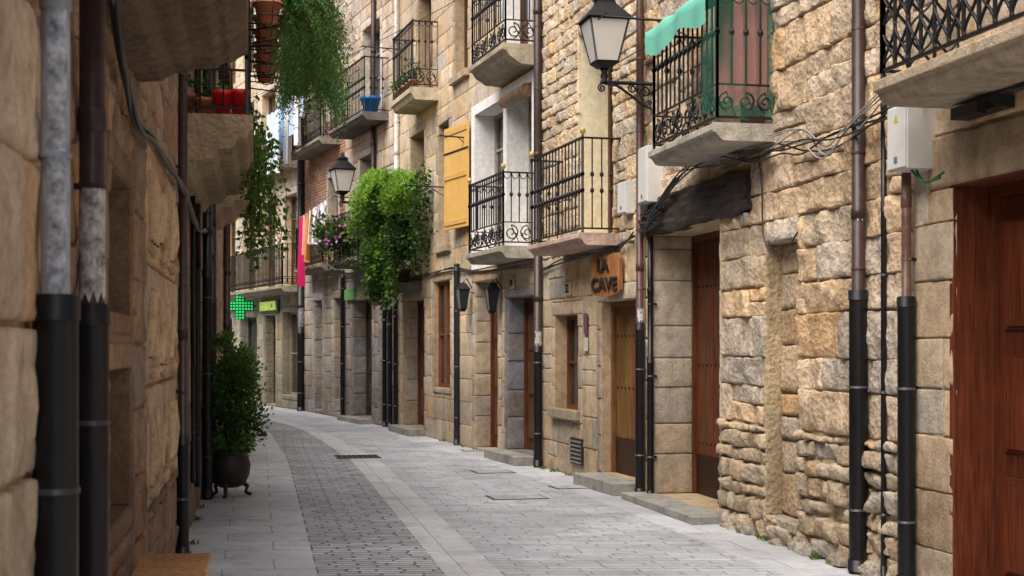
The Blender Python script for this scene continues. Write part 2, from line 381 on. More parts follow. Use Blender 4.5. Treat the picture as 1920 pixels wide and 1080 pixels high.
# ------------------------------------------------------------------ ironwork
IR=(.014,.014,.016)
def spiral(fr2,cu,cv,R0,turns,a0,dirn=1,n=14):
    pts=[]
    for k in range(n+1):
        t=k/n; r=R0*(1-.8*t); a=a0+dirn*turns*2*math.pi*t
        pts.append(fr2(cu+r*math.cos(a),cv+r*math.sin(a)))
    return pts
def rail(mb,A,B,z0,z1,style='scroll',sp=.115,br=.0085,col=IR):
    A=Vector((A[0],A[1],0)); B=Vector((B[0],B[1],0)); Ln=(B-A).length; t=(B-A)/Ln; nn=Vector((-t.y,t.x,0))
    P=lambda u,v: A+t*u+Vector((0,0,v))
    def bar(u0,v0,u1,v1,r=br): mb.tube([P(u0,v0),P(u1,v1)],r,'iron',col,4,smooth=False)
    F=lambda s,d,h: A+t*s+nn*d+Vector((0,0,h))
    mb.box(F,-.01,Ln+.01,-.022,.022,z1-.012,z1+.006,'iron',col)
    mb.box(F,0,Ln,-.012,.012,z0+.05,z0+.068,'iron',col)
    n=max(1,round(Ln/sp)); bz={'scroll':.32,'knob':0,'lattice':.0,'ring':.22}.get(style,0)
    if bz: mb.box(F,0,Ln,-.01,.01,z0+bz,z0+bz+.014,'iron',col)
    for k in range(n+1):
        u=Ln*k/n; 
        lo=z0+.05 if style!='scroll' or k in(0,n) else z0+bz
        bar(u,lo,u,z1,br if 0<k<n else br*1.5)
        if style in('knob','scroll'):
            for zz in ((.45,.62) if style=='knob' else (.7,)):
                zc=z0+(z1-z0)*zz; mb.tube([P(u,zc-.03),P(u,zc-.012),P(u,zc+.012),P(u,zc+.03)],[br,br*2.1,br*2.1,br],'iron',col,6)
    if style=='scroll':
        c=.2; m=max(1,round(Ln/c)); c=Ln/m; R0=min(c*.48,.125); vm=z0+.05+(bz-.05)/2
        for k in range(m):
            u=c*(k+.5); sg=1 if k%2 else -1
            mb.tube(spiral(P,u,vm+.0,R0,1.5,math.pi/2,sg),br*.9,'iron',col,4)
            mb.tube(spiral(P,u,vm,R0*.98,.5,-math.pi/2,-sg,8)[:5],br*.9,'iron',col,4)
            bar(c*k,z0+.05,c*(k+.5),vm+R0*.9,br*.6)
        for k in range(n):
            u=Ln*(k+.5)/n; mb.tube([P(u-Ln/n*.45,z1-.015),P(u-Ln/n*.3,z1-.07),P(u,z1-.09),P(u+Ln/n*.3,z1-.07),P(u+Ln/n*.45,z1-.015)],br*.6,'iron',col,4)
    if style=='ring':
        for k in range(n):
            u=Ln*(k+.5)/n; r=Ln/n*.42; mb.tube([P(u+r*math.cos(a*math.pi/4),z0+.14+r*math.sin(a*math.pi/4)) for a in range(9)],br*.6,'iron',col,4)
    if style=='lattice':
        for k in range(n):
            u0=Ln*k/n; u1=Ln*(k+1)/n; um=(u0+u1)/2; v=z0+.07; hh=(z1-z0-.1)/4
            for q in range(4):
                a=v+hh*q; b=a+hh
                for sg in(1,-1):
                    pts=[P(um+sg*(um-u0)*math.cos(math.pi*x/6),a+(b-a)*x/6) for x in range(7)]
                    mb.tube(pts,br*.75,'iron',col,4)
def balcony(fr,Ya,Yb,z,proj,th=.14,rh=1.0,style='scroll',slabcol=(.42,.34,.24),mat='ashlar_stone',prof=None,knobs=False,sp=.115,br=.0095,name='balcony',bars=True):
    p=empty(name); a,b=fr.S(Ya),fr.S(Yb); M=MB()
    if prof is None: prof=[(-.1,z),(proj,z),(proj,z-th*.45),(proj-.03,z-th*.5),(proj-.07,z-th*.9),(proj-.1,z-th),(-.1,z-th)]
    else: prof=[(d,z+h) for d,h in prof]
    M.prism(fr,a,b,prof,mat,slabcol,max(2,int((b-a)/.25)),.004)
    M.build('slab',p,.008)
    if bars:
        I=MB(); q=proj-.05; c=[fr(a+.04,.0,0),fr(a+.04,q,0),fr(b-.04,q,0),fr(b-.04,.0,0)]
        rail(I,c[0],c[1],z,z+rh,style,sp,br); rail(I,c[1],c[2],z,z+rh,style,sp,br); rail(I,c[2],c[3],z,z+rh,style,sp,br)
        for k in(1,2):
            P=c[k]; I.tube([P+Vector((0,0,z)),P+Vector((0,0,z+rh+.03))],.014,'iron',IR,6)
            if knobs: I.tube([P+Vector((0,0,z+rh+h)) for h in(.03,.05,.075,.1,.12)],[.008,.028,.036,.028,.006],'metal_paint',(.5,.36,.12),8)
        I.build('railing',p)
    return p

# ------------------------------------------------------------------ foliage
def leaf(mb,p,d,size,col,wid=.5):
    d=d.normalized(); s=d.cross(Vector((rr(-1,1),rr(-1,1),rr(-1,1))))
    if s.length<.05: s=Vector((1,0,0))
    s.normalize(); n=d.cross(s)
    a=p; b=p+d*size*.5+s*size*wid*.5+n*size*.08; c=p+d*size; e=p+d*size*.5-s*size*wid*.5+n*size*.08
    mb.face([a,b,c,e],'leaf',col)
def lcol(base,amt=.4):
    k=rr(1-amt,1+amt); return (base[0]*k*rr(.85,1.2),base[1]*k,base[2]*k*rr(.8,1.2))
def bush(mb,c,rad,n,size,base,clumps=14,wid=.5,up=.3):
    c=Vector(c); cs=[]
    for k in range(clumps):
        d=Vector((rr(-1,1),rr(-1,1),rr(-1,1))); d.normalize(); f=rr(.35,.95)
        cs.append((c+Vector((d.x*rad[0]*f,d.y*rad[1]*f,d.z*rad[2]*f)),rr(.22,.42),rr(.55,1.25)))
    mr=min(rad)
    for k in range(n):
        q,cr,br=random.choice(cs); o=Vector((random.gauss(0,1),random.gauss(0,1),random.gauss(0,1)))*cr*mr*.6
        p=q+o; d=o.normalized()+Vector((rr(-.5,.5),rr(-.5,.5),rr(-.3,.6)+up))
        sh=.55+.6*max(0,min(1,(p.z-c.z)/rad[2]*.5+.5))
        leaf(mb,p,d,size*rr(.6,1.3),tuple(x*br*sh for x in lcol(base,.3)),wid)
def fern(mb,c,n,ln,base,spread=(1,1),drop=1.0,lf=.035,bias=(0,0)):
    c=Vector(c)
    for k in range(n):
        a=rr(0,2*math.pi); l=ln*rr(.5,1.1); dx=math.cos(a)*spread[0]+bias[0]; dy=math.sin(a)*spread[1]+bias[1]; up=rr(.1,.9)
        p0=c+Vector((dx*.12,dy*.12,0)); pts=[]; m=11; br=rr(.6,1.3)
        for i in range(m):
            t=i/(m-1); pts.append(p0+Vector((dx*l*t*.7,dy*l*t*.7,l*(up*t-(.6+.9*drop)*t*t))))
        for i in range(m-1):
            for s in range(5):
                p=pts[i].lerp(pts[i+1],R()); d=(pts[i+1]-pts[i]).normalized()*.5+Vector((rr(-1,1),rr(-1,1),rr(-1,.4)))
                leaf(mb,p,d,lf*rr(.6,1.5),tuple(x*br for x in lcol(base,.25)),.28)
def vine(mb,p,length,base,lf=.06,wob=.08,dens=14,sideways=.06):
    p=Vector(p); n=max(3,int(length/.08)); pts=[p.copy()]; s=rr(0,50)
    for i in range(n):
        p=p+Vector((noise.noise(Vector((i*.4,s,0)))*wob*.5,noise.noise(Vector((i*.4,s,5)))*wob*.5,-length/n)); pts.append(p.copy())
    mb.tube(pts,.004,'leaf',(.05,.05,.02),3)
    for q in pts:
        for k in range(max(1,int(dens*.2))):
            d=Vector((rr(-1,1),rr(-1,1),rr(-1,.3))); leaf(mb,q+Vector((rr(-1,1),rr(-1,1),rr(-.5,.5)))*sideways,d,lf*rr(.6,1.3),lcol(base,.35),.75)

def lathe(mb,c,prof,mat,col,seg=20):
    c=Vector(c); P=[[c+Vector((r*math.cos(2*math.pi*k/seg),r*math.sin(2*math.pi*k/seg),z)) for k in range(seg+1)] for (r,z) in prof]
    mb.grid(P,mat,col,True)
def pot(mb,c,r,h,col,mat='plastic'):
    lathe(mb,c,[(0,0),(r*.7,0),(r*.95,h*.8),(r*1.08,h*.8),(r*1.1,h),(r*.95,h),(r*.9,h*.85),(0,h*.85)],mat,col,16)

# ------------------------------------------------------------------ layout
PR=[(4.25,2),(2.66,9.4),(1.42,15.2),(.40,18.95),(-2.25,27.8),(-3.70,31.6),(-5.2,35.5),(-9.6,45.2),(-17,54)]
def lx(Y): return -.62-.178*Y
PL=[(lx(-1),-1),(lx(3.93),3.93),(lx(10.6),10.6),(lx(18),18),(lx(26),26),(-6.7,30.5),(-10,35.5),(-18,42)]
stL=[(lx(-3),-3),(lx(2),2),(lx(6),6),(lx(9.4),9.4),(lx(12.3),12.3),(lx(15.2),15.2),(lx(18.95),18.95),(lx(23.4),23.4),(lx(26.5),26.5),(-6.3,29.8),(-8.3,33),(-13,38),(-20,44)]
stR=[(5.3,-3),(4.25,2),(3.39,6),(2.66,9.4),(2.04,12.3),(1.42,15.2),(.40,18.95),(-.93,23.4),(-2.25,27.8),(-3.70,31.6),(-5.2,35.5),(-9.6,45.2),(-17,54)]
def cr(p0,p1,p2,p3,t):
    return tuple(.5*((2*b)+(-a+c)*t+(2*a-5*b+4*c-d)*t*t+(-a+3*b-3*c+d)*t**3) for a,b,c,d in zip(p0,p1,p2,p3))
def dens(P,k=4):
    out=[]
    for i in range(len(P)-1):
        for j in range(k): out.append(cr(P[max(i-1,0)],P[i],P[i+1],P[min(i+2,len(P)-1)],j/k))
    out.append(P[-1]); return out
dL=dens(stL); dR=dens(stR)
def strip(name,fa,fb,mat,z,nlat=4,parent=None):
    vs=[];fs=[];uv=[]; arc=0; prev=None
    for i,(a,b) in enumerate(zip(dL,dR)):
        W=math.hypot(b[0]-a[0],b[1]-a[1]); u0=fa(W); u1=fb(W); c=((a[0]+b[0])/2,(a[1]+b[1])/2)
        if prev: arc+=math.hypot(c[0]-prev[0],c[1]-prev[1])
        prev=c
        for k in range(nlat+1):
            u=u0+(u1-u0)*k/nlat; f=u/W; vs.append((a[0]+(b[0]-a[0])*f,a[1]+(b[1]-a[1])*f,z)); uv.append((u,arc))
    n=nlat+1
    for i in range(len(dL)-1):
        for k in range(nlat): q=i*n+k; fs.append((q,q+1,q+n+1,q+n))
    me=bpy.data.meshes.new(name); me.from_pydata(vs,[],fs); ul=me.uv_layers.new(name='UVMap')
    for l in me.loops: ul.data[l.index].uv=uv[l.vertex_index]
    me.materials.append(MATS[mat]); o=bpy.data.objects.new(name,me); scene.collection.objects.link(o); o.parent=parent; return o
sc=lambda W:min(1,W/4.3)
road=empty('street_paving')
strip('left_pavement_slabs',lambda W:-.3,lambda W:1.03*sc(W),'paving_slabs',0.0,4,road)
strip('setts_band',lambda W:1.03*sc(W),lambda W:1.93*sc(W),'paving_setts',0.0,4,road)
strip('gutter_band',lambda W:1.93*sc(W),lambda W:2.33*sc(W),'gutter_stone',0.0,2,road)
strip('setts_band_wide',lambda W:2.33*sc(W),lambda W:W-.62*sc(W),'paving_setts_wide',0.0,4,road)
strip('right_pavement_slabs',lambda W:W-.62*sc(W),lambda W:W+.3,'paving_slabs',0.0,2,road)
g=MB(); g.face([(-400,-400,-.03),(400,-400,-.03),(400,400,-.03),(-400,400,-.03)],'earth'); g.build('ground')
def cover(x,y,w,l,rot,name,grate=False):
    M=MB(); F=lambda s,d,h: Vector((x+s*math.cos(rot)-d*math.sin(rot),y+s*math.sin(rot)+d*math.cos(rot),h))
    if grate:
        M.box(F,-w/2,w/2,-l/2,l/2,.001,.004,'iron',(.01,.01,.01))
        for k in range(9):
            u=-w/2+w*k/8; M.box(F,u-.012,u+.012,-l/2,l/2,.004,.012,'iron',(.12,.12,.125))
        M.box(F,-w/2-.02,w/2+.02,-l/2-.03,-l/2,.002,.013,'iron',(.1,.1,.1)); M.box(F,-w/2-.02,w/2+.02,l/2,l/2+.03,.002,.013,'iron',(.1,.1,.1))
    else:
        M.box(F,-w/2,w/2,-l/2,l/2,.001,.005,'iron',(.06,.06,.06)); M.box(F,-w/2+.025,w/2-.025,-l/2+.03,l/2-.03,.003,.008,'ashlar_stone',(.52,.54,.57))
    M.build(name)
cover(-2.24,20.6,.6,.5,.2,'drain_grate',True)
cover(-.25,18.2,.5,.5,.23,'manhole_cover'); cover(.05,15.1,.6,.45,.23,'manhole_cover'); cover(.7,16.2,.5,.4,.25,'manhole_cover'); cover(-.6,21.9,.35,.35,.2,'manhole_cover')

SAND=(.61,.44,.26); SANDL=(.64,.48,.30)
# ---------- R1
h=House('stone_house',PR[0],PR[1],1,7.5)
h.opening(7.1,8.89,0.02,2.6,.28,'panel',(.13,.032,.012),.0,rcol=(.16,.04,.015),rmat='wood')
h.opening(6.6,7.7,3.25,5.6,.3,'french',BRN,.15)
h.clips.append((h.S(6.9),h.S(9.2),2.6,2.95))
a,b=h.S(6.9),h.S(9.2)
add_stone(h.wall,h.fr,(a,b,2.6,2.95),.03,.1,.01,'ashlar_stone',(.5,.39,.25))
l=h.fr.len
h.finish([((0,l,0,7.5),dict(W=(.4,.9),Hh=(.26,.40),relief=.014,cell=.05,joint=.006,mat='ashlar_stone',base=SANDL,ns=1.6,jit=.005,bw=.013,amt=.12))])
H1=h
# ---------- R2
h=House('stone_house',PR[1],PR[2],1,7.5,(.52,.41,.27)); l=h.fr.len; H2=h
h.opening(12.95,14.9,.06,2.76,.47,'plank',(.15,.05,.02),.0,rcol=(.58,.45,.29),step=.07)
h.opening(11.9,13.1,3.43,5.6,.3,'french',BRN,.12)
h.clips.append((h.S(12.2),h.S(15.12),2.76,3.12))
h.clips.append((h.S(11.2),h.S(11.85),.2,2.45))
h.ops.append((h.S(11.2),h.S(11.85),.2,2.45))
s0,s1=h.S(11.2),h.S(11.85)
h.trim.box(h.fr,s0,s1,-.2,-.14,.2,2.45,'plaster',(.4,.33,.22))
h.trim.box(h.fr,s1,s1+.05,-.2,.02,.2,2.45,'rubble_stone',(.54,.43,.28)); h.trim.box(h.fr,s0-.05,s0,-.2,.02,.2,2.45,'rubble_stone',(.54,.43,.28))
h.trim.box(h.fr,s0,s1,-.2,.02,2.45,2.5,'rubble_stone',(.48,.39,.26)); h.trim.box(h.fr,s0,s1,-.2,.05,.12,.2,'rubble_stone',(.48,.42,.32))
frN=Frame((h.fr(0,-.13,0).x,h.fr(0,-.13,0).y),(h.fr(l,-.13,0).x,h.fr(l,-.13,0).y),1)
stones(h.wall,frN,(s0,s1,.2,2.45),[],(.35,.6),(.25,.4),.03,.05,.012,'rubble_stone',SAND,.012)
big=dict(W=(.5,1.2),Hh=(.23,.36),relief=.032,cell=.035,joint=.006,mat='rubble_stone',base=(.655,.475,.29),jit=.012,ns=2.3,bw=.015,nf=4.2,amt=.10)
sm=dict(W=(.2,.55),Hh=(.1,.2),relief=.055,cell=.04,joint=.012,mat='rubble_stone',base=(.60,.455,.28),jit=.02,ns=1.8,bw=.026,nf=6,amt=.13)
h.finish([((0,h.S(12.9),0,.95),sm),((0,h.S(12.9),.95,7.5),big),((h.S(12.9),l,0,2.76),dict(W=(.4,.7),Hh=(.3,.45),relief=.02,cell=.07,joint=.008,mat='ashlar_stone',base=(.60,.46,.29),bw=.02)),((h.S(12.9),l,2.76,7.5),big)])
M=MB(); fr=h.fr; rows=[]
a,b=h.S(12.15),h.S(15.1)
for k in range(61):
    s=a+(b-a)*k/60; z0=2.76+noise.noise(Vector((s*2,0,1)))*.035; z1=3.13+noise.noise(Vector((s*2,5,1)))*.045; d=.075
    ring=[(-.05,z0),(d*.9,z0),(d,z0+.025)]+[(d+noise.noise(Vector((s*3,q*14,2)))*.028,z0+(z1-z0)*q) for q in(.15,.25,.35,.45,.55,.65,.75,.85)]+[(d,z1-.025),(d*.9,z1),(-.05,z1)]
    rows.append([fr(s,x,y) for x,y in ring])
M.grid(rows,'charred_wood',(.055,.045,.038),False)
for kk in (0,-1): M.face(rows[kk],'charred_wood',(.05,.04,.035))
M.build('charred_lintel_beam')
M=MB()
for k in range(11):
    s=h.S(rr(9.9,12.7)); r=rr(.09,.2); z=rr(-.02,.02); P=[]
    for i in range(8):
        ph=i/7*math.pi/2; row=[]
        for j in range(13):
            th=j/12*math.pi; nz=1+.35*noise.noise(Vector((i*.8,j*.7,k*3.1))); sq=lambda x:math.copysign(abs(x)**.6,x)
            row.append(fr(s+r*nz*sq(math.cos(th))*math.cos(ph),-.01+.12*nz*sq(math.sin(th))*math.cos(ph),z+.09*nz*sq(math.sin(ph))))
        P.append(row)
    M.grid(P,'rubble_stone',vary((.42,.35,.25),.12))
M.build('footing_rocks')
# ---------- R3
h=House('stone_house',PR[2],PR[3],1,7.5,(.52,.41,.27)); l=h.fr.len; H3=h
h.opening(15.42,16.54,.14,2.12,.16,'plank',(.20,.095,.038),.16,rcol=(.56,.42,.27),step=.13)
h.opening(17.4,18.35,.8,2.0,.2,'window',(.18,.065,.025),.14,sill=True,rcol=(.56,.42,.27))
h.opening(16.15,17.4,2.9,5.4,.42,'french',BRN,.0,rcol=(.80,.70,.48),rmat='white_plaster')
h.finish([((0,l,0,2.75),dict(W=(.4,.9),Hh=(.3,.42),relief=.012,cell=.06,joint=.005,mat='ashlar_stone',base=(.58,.44,.27),ns=1.9,jit=.006,bw=.015,amt=.11)),
 ((0,l,2.75,7.5),dict(W=(.2,.5),Hh=(.12,.26),relief=.028,cell=.05,joint=.01,mat='rubble_stone',base=(.67,.51,.32),jit=.014,ns=1.8,bw=.017,amt=.12))])
# ---------- R4
h=House('stone_house',PR[3],PR[4],1,9.2,(.52,.41,.27)); l=h.fr.len; H4=h
h.opening(19.25,20.5,.12,2.3,.3,'panel',(.14,.05,.022),.1,rcol=(.27,.25,.23),step=.12)
h.opening(20.95,22.2,.03,2.6,.3,'door',(.15,.05,.022),.16,rcol=(.58,.46,.31))
h.opening(23.7,24.8,.9,2.72,.12,'window',(.22,.075,.028),.1,sill=False)
h.opening(25.5,27.0,.12,2.47,.28,'door',(.15,.06,.03),.14,step=.12)
WH=(.88,.87,.85)
h.opening(19.3,20.45,2.97,5.2,.34,'french',(.5,.47,.42),.0,rcol=WH,rmat='white_plaster')
h.opening(20.62,22.15,2.97,5.2,.34,'french',(.5,.47,.42),.0,rcol=WH,rmat='white_plaster')
h.plaster(19.0,22.32,2.8,5.35,WH)
h.opening(23.75,24.5,3.3,5.4,.25,'window',DK,.14,sill=True)
h.opening(25.5,26.6,3.3,5.5,.3,'french',BRN,.14,rcol=(.54,.42,.27))
h.opening(19.5,20.7,5.75,7.9,.3,'french',BRN,.15,rcol=WH,rmat='white_plaster')
h.opening(25.0,26.0,6.0,8.0,.25,'french',BRN,.14)
h.opening(22.6,23.4,6.0,7.6,.2,'window',BRN,.12,sill=True)
h.finish([((0,l,0,9.2),dict(W=(.45,.95),Hh=(.28,.40),relief=.008,cell=.12,joint=.004,mat='ashlar_stone',base=(.66,.51,.32),ns=1.3,amt=.10,bw=.012))])
# ---------- R5
h=House('stone_house',PR[4],PR[5],1,10.6,(.36,.32,.25)); l=h.fr.len; H5=h
h.opening(29.5,31.0,.1,2.6,.35,'door',(.07,.055,.045),.16,rcol=(.34,.3,.25),step=.1)
h.opening(28.1,28.9,.1,2.5,.3,'door',(.06,.05,.04),.12,rcol=(.3,.27,.24))
h.opening(29.3,30.4,3.5,5.6,.3,'french',GREYW,.14,rcol=(.5,.44,.34))
h.opening(28.9,30.2,6.25,8.3,.3,'french',(.35,.35,.35),.14,rcol=(.6,.55,.45))
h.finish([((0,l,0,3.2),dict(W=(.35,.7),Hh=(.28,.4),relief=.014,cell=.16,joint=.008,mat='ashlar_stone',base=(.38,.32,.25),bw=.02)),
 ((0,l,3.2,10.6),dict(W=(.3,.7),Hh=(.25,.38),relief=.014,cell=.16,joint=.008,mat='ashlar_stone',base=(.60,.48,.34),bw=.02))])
# ---------- R6
h=House('brick_house',PR[5],PR[6],1,10.6,(.4,.36,.3)); l=h.fr.len; H6=h
h.opening(31.9,32.6,.1,2.7,.3,'door',BRN,.16,rcol=(.5,.43,.33))
h.opening(33.6,34.4,.1,2.7,.3,'door',(.36,.32,.26),.16,rcol=(.5,.44,.35))
h.opening(32.2,33.1,3.5,5.5,.25,'french',GREYW,.12,rcol=(.55,.48,.38))
h.opening(33.4,34.4,6.5,8.5,.25,'french',GREYW,.12,rcol=(.55,.48,.38))
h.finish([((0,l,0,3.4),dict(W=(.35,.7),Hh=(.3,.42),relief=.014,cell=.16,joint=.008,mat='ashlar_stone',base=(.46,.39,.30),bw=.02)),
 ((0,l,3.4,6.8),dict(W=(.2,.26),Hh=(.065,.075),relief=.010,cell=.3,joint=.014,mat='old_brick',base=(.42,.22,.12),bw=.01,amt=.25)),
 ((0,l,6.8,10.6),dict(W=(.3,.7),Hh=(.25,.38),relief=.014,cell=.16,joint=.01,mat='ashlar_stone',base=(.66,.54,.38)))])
# ---------- R7 pharmacy
h=House('pharmacy_house',PR[6],PR[7],1,12.6,(.46,.42,.32)); l=h.fr.len; H7=h
PG=(.48,.43,.31)
h.opening(36.0,37.3,.35,2.5,.25,'window',PG,.12,rcol=PG); h.opening(37.9,39.0,.05,2.45,.3,'french',BRN,.12,rcol=PG)
h.opening(39.7,41.6,.35,2.45,.3,'window',(.1,.1,.09),.12,rcol=PG); h.opening(42.4,43.9,.05,2.45,.3,'door',DK,.12,rcol=PG)
for (a,b) in ((36.0,37.1),(37.9,39.2),(40.0,41.2),(42.0,43.2)):
    h.opening(a,b,3.15,5.5,.22,'french',(.25,.14,.06),.16,rcol=(.70,.58,.40)); h.opening(a,b,6.3,8.5,.22,'french',(.25,.14,.06),.16,rcol=(.70,.58,.40)); h.opening(a,b,9.4,11.4,.22,'french',(.2,.12,.06),.16,rcol=(.65,.56,.4))
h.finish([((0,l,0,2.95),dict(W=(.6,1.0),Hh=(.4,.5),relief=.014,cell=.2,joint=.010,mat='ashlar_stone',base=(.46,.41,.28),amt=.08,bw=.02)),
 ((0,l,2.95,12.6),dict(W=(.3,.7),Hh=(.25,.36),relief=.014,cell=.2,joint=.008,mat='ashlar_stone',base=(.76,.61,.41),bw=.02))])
h=House('stone_house',PR[7],PR[8],1,12,(.36,.3,.2)); l=h.fr.len
h.opening(47,48,.1,2.4); h.opening(50,51,3.2,5.3,kind='french')
h.finish([((0,l,0,12),dict(W=(.5,.9),Hh=(.35,.5),relief=.02,cell=.3,joint=.012,mat='ashlar_stone',base=SAND))])

# ---------- left side
HLH=5.75
h=House('stone_house',PL[0],PL[1],-1,HLH,(.42,.33,.2)); l=h.fr.len; HL1=h
h.opening(.6,1.9,.05,2.4,.3,'door',BRN,.18)
h.finish([((0,l,0,HLH),dict(W=(.5,.9),Hh=(.38,.48),relief=.03,cell=.035,joint=.009,mat='ashlar_stone',base=(.64,.46,.28),bw=.028,ns=1.1))],.2)
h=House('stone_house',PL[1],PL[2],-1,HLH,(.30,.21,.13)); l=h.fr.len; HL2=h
RC=(.28,.18,.11)
h.opening(5.75,6.75,1.75,2.35,.2,'window',DK,.1,rcol=RC); h.opening(5.75,6.75,.85,1.5,.2,'window',DK,.1,rcol=RC)
h.opening(4.9,6.2,3.3,5.4,.3,'french',DK,.14)
h.clips.append((h.S(7.6),h.S(10.25),.7,2.75))
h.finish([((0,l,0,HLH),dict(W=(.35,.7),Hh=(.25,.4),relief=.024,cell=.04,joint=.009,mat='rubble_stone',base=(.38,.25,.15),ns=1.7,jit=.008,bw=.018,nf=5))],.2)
M=MB(); fr=h.fr; CB=(.60,.42,.25)
for (a,b) in ((7.62,8.45),(8.46,9.35),(9.36,10.23)):
    for (c,d) in ((.72,1.38),(1.39,2.05),(2.06,2.72)): add_stone(M,fr,(h.S(a),h.S(b),c,d),.025,.06,.008,'ashlar_stone',CB,ns=.6,bw=.015,amt=.06)
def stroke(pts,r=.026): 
    M.tube([fr(h.S(y+.02),.02,z) for y,z in pts],[r*.8]+[r*1.1]*(len(pts)-2)+[r*.8],'ashlar_stone',(.20,.13,.075),6)  # dark half-sunk tube: groove shade put into the colour, nothing is cut in
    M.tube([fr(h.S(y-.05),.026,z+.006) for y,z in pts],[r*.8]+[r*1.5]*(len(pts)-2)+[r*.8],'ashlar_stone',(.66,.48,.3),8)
i=0
for yc in (8.03,8.9,9.8):
    for z0 in (.78,1.44,2.12):
        k=i%4; i+=1; hh=.5; ww=.3
        stroke([(yc-ww,z0+.02),(yc,z0+.0),(yc+ww,z0+.03)]); 
        if k==0: stroke([(yc-.2,z0+.05),(yc-.12,z0+.25),(yc-.25,z0+.45)]); stroke([(yc+.05,z0+.08),(yc+.22,z0+.2),(yc+.1,z0+.35),(yc+.24,z0+.45)])
        if k==1: stroke([(yc+.2*math.cos(t),z0+.28+.17*math.sin(t)) for t in [x*.7 for x in range(9)]]); stroke([(yc-.29,z0+.1),(yc-.27,z0+.25),(yc-.24,z0+.4)])
        if k==2: 
            for q in(-.2,0,.2): stroke([(yc+q,z0+.06),(yc+q+.05,z0+.25),(yc+q-.02,z0+.44)])
        if k==3: stroke([(yc-.22,z0+.08),(yc,z0+.42),(yc+.2,z0+.08)]); stroke([(yc-.12,z0+.22),(yc,z0+.23),(yc+.12,z0+.22)])
M.build('carved_stone_relief')
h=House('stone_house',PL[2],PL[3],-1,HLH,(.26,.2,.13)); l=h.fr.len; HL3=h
h.opening(11.2,12.4,.05,2.3,.3,'door',DK,.16,rcol=(.3,.23,.15)); h.opening(11.3,12.5,3.37,5.4,.3,'french',DK,.14); h.opening(13.5,14.4,1.1,2.2,.2,'window',DK,.14,rcol=(.28,.21,.14)); h.opening(15.6,16.6,.05,2.3,.3,'door',DK,.16,rcol=(.3,.23,.15))
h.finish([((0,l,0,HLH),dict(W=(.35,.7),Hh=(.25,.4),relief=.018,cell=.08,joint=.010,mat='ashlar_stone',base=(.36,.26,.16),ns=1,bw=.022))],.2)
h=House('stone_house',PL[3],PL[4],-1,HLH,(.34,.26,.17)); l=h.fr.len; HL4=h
h.opening(19,20.2,.05,2.3,.3,'door',DK,.16); h.opening(22,23,.05,2.3,.3,'door',DK,.16); h.opening(19,20.2,3.8,5.4,.3,'french',DK,.14)
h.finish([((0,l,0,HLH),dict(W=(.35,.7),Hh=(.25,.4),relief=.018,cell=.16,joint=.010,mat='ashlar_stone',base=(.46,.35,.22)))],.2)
for i in (4,5,6):
    h=House('stone_house',PL[i],PL[i+1],-1,HLH,(.34,.26,.17)); l=h.fr.len; ym=(PL[i][1]+PL[i+1][1])/2
    h.opening(ym-.5,ym+.5,.05,2.3); 
    h.finish([((0,l,0,HLH),dict(W=(.4,.8),Hh=(.3,.4),relief=.02,cell=.3,joint=.012,mat='ashlar_stone',base=(.5,.38,.24)))],.2)

# ------------------------------------------------------------------ balconies
PINK=(.50,.37,.31); GST=(.40,.37,.31)
balcony(H1.fr,4.6,8.87,3.23,.57,.15,1.05,'lattice',(.44,.36,.26),sp=.16,br=.014)
balcony(H2.fr,11.68,13.4,3.42,.55,.13,1.08,'scroll',(.44,.41,.35),sp=.12,br=.0115)
balcony(H3.fr,15.9,17.95,2.86,.5,.12,1.07,'knob',PINK,knobs=True,sp=.125,br=.0105)
balcony(H4.fr,19.2,20.96,2.95,.5,.15,1.0,'scroll',GST,knobs=True,br=.0115)
balcony(H4.fr,19.1,20.8,5.65,.5,.25,1.0,'scroll',(.42,.37,.28),prof=[(-.1,0),(.5,0),(.5,-.07),(.45,-.08),(.4,-.15),(.25,-.25),(-.1,-.27)],br=.0115)
balcony(H4.fr,24.5,26.1,6.05,.5,.2,1.15,'scroll',(.54,.46,.34),br=.011)
balcony(H4.fr,25.7,27.3,2.75,.5,.12,1.05,'ring',(.14,.13,.12),br=.013)
balcony(H5.fr,28.9,30.9,3.4,.5,.12,1.0,'ring',(.18,.16,.14),br=.012)
balcony(H5.fr,28.3,31.0,6.25,.55,.14,1.1,'knob',(.16,.15,.15),br=.011)
balcony(H6.fr,32.0,34.8,6.3,.5,.14,1.0,'ring',(.26,.24,.2),br=.012); balcony(H6.fr,32.0,34.6,3.45,.45,.12,1.0,'ring',(.26,.24,.2),br=.012)
balcony(H7.fr,35.6,43.6,3.12,.55,.14,1.05,'ring',(.38,.35,.27),sp=.14,br=.017)
balcony(H7.fr,35.8,38.9,6.25,.5,.14,1.0,'ring',(.38,.35,.27),sp=.14,br=.016); balcony(H7.fr,39.8,43,6.25,.5,.14,1.0,'ring',(.38,.35,.27),sp=.14,br=.016)
og=[(-.1,0),(.56,0),(.56,-.1),(.53,-.115),(.52,-.16),(.44,-.18),(.41,-.235),(.3,-.25),(.26,-.32),(.14,-.34),(.08,-.42),(-.1,-.44)]
og1=[(-.1,0),(.56,0),(.56,-.22),(.53,-.235),(.50,-.25),(.47,-.27),(.44,-.27),(.40,-.30),(.3,-.305),(.26,-.33),(.2,-.33),(.14,-.37),(-.1,-.39)]
balcony(HL2.fr,4.3,7.0,3.28,.55,.4,1.0,'knob',(.19,.13,.085),prof=og1,mat='rubble_stone')
balcony(HL3.fr,10.68,14.1,3.35,.57,.3,1.0,'knob',(.36,.27,.17),prof=og,mat='rubble_stone',sp=.19,br=.008)
balcony(HL4.fr,18.3,21,3.75,.55,.3,1.0,'knob',(.36,.27,.18),prof=og,mat='rubble_stone')

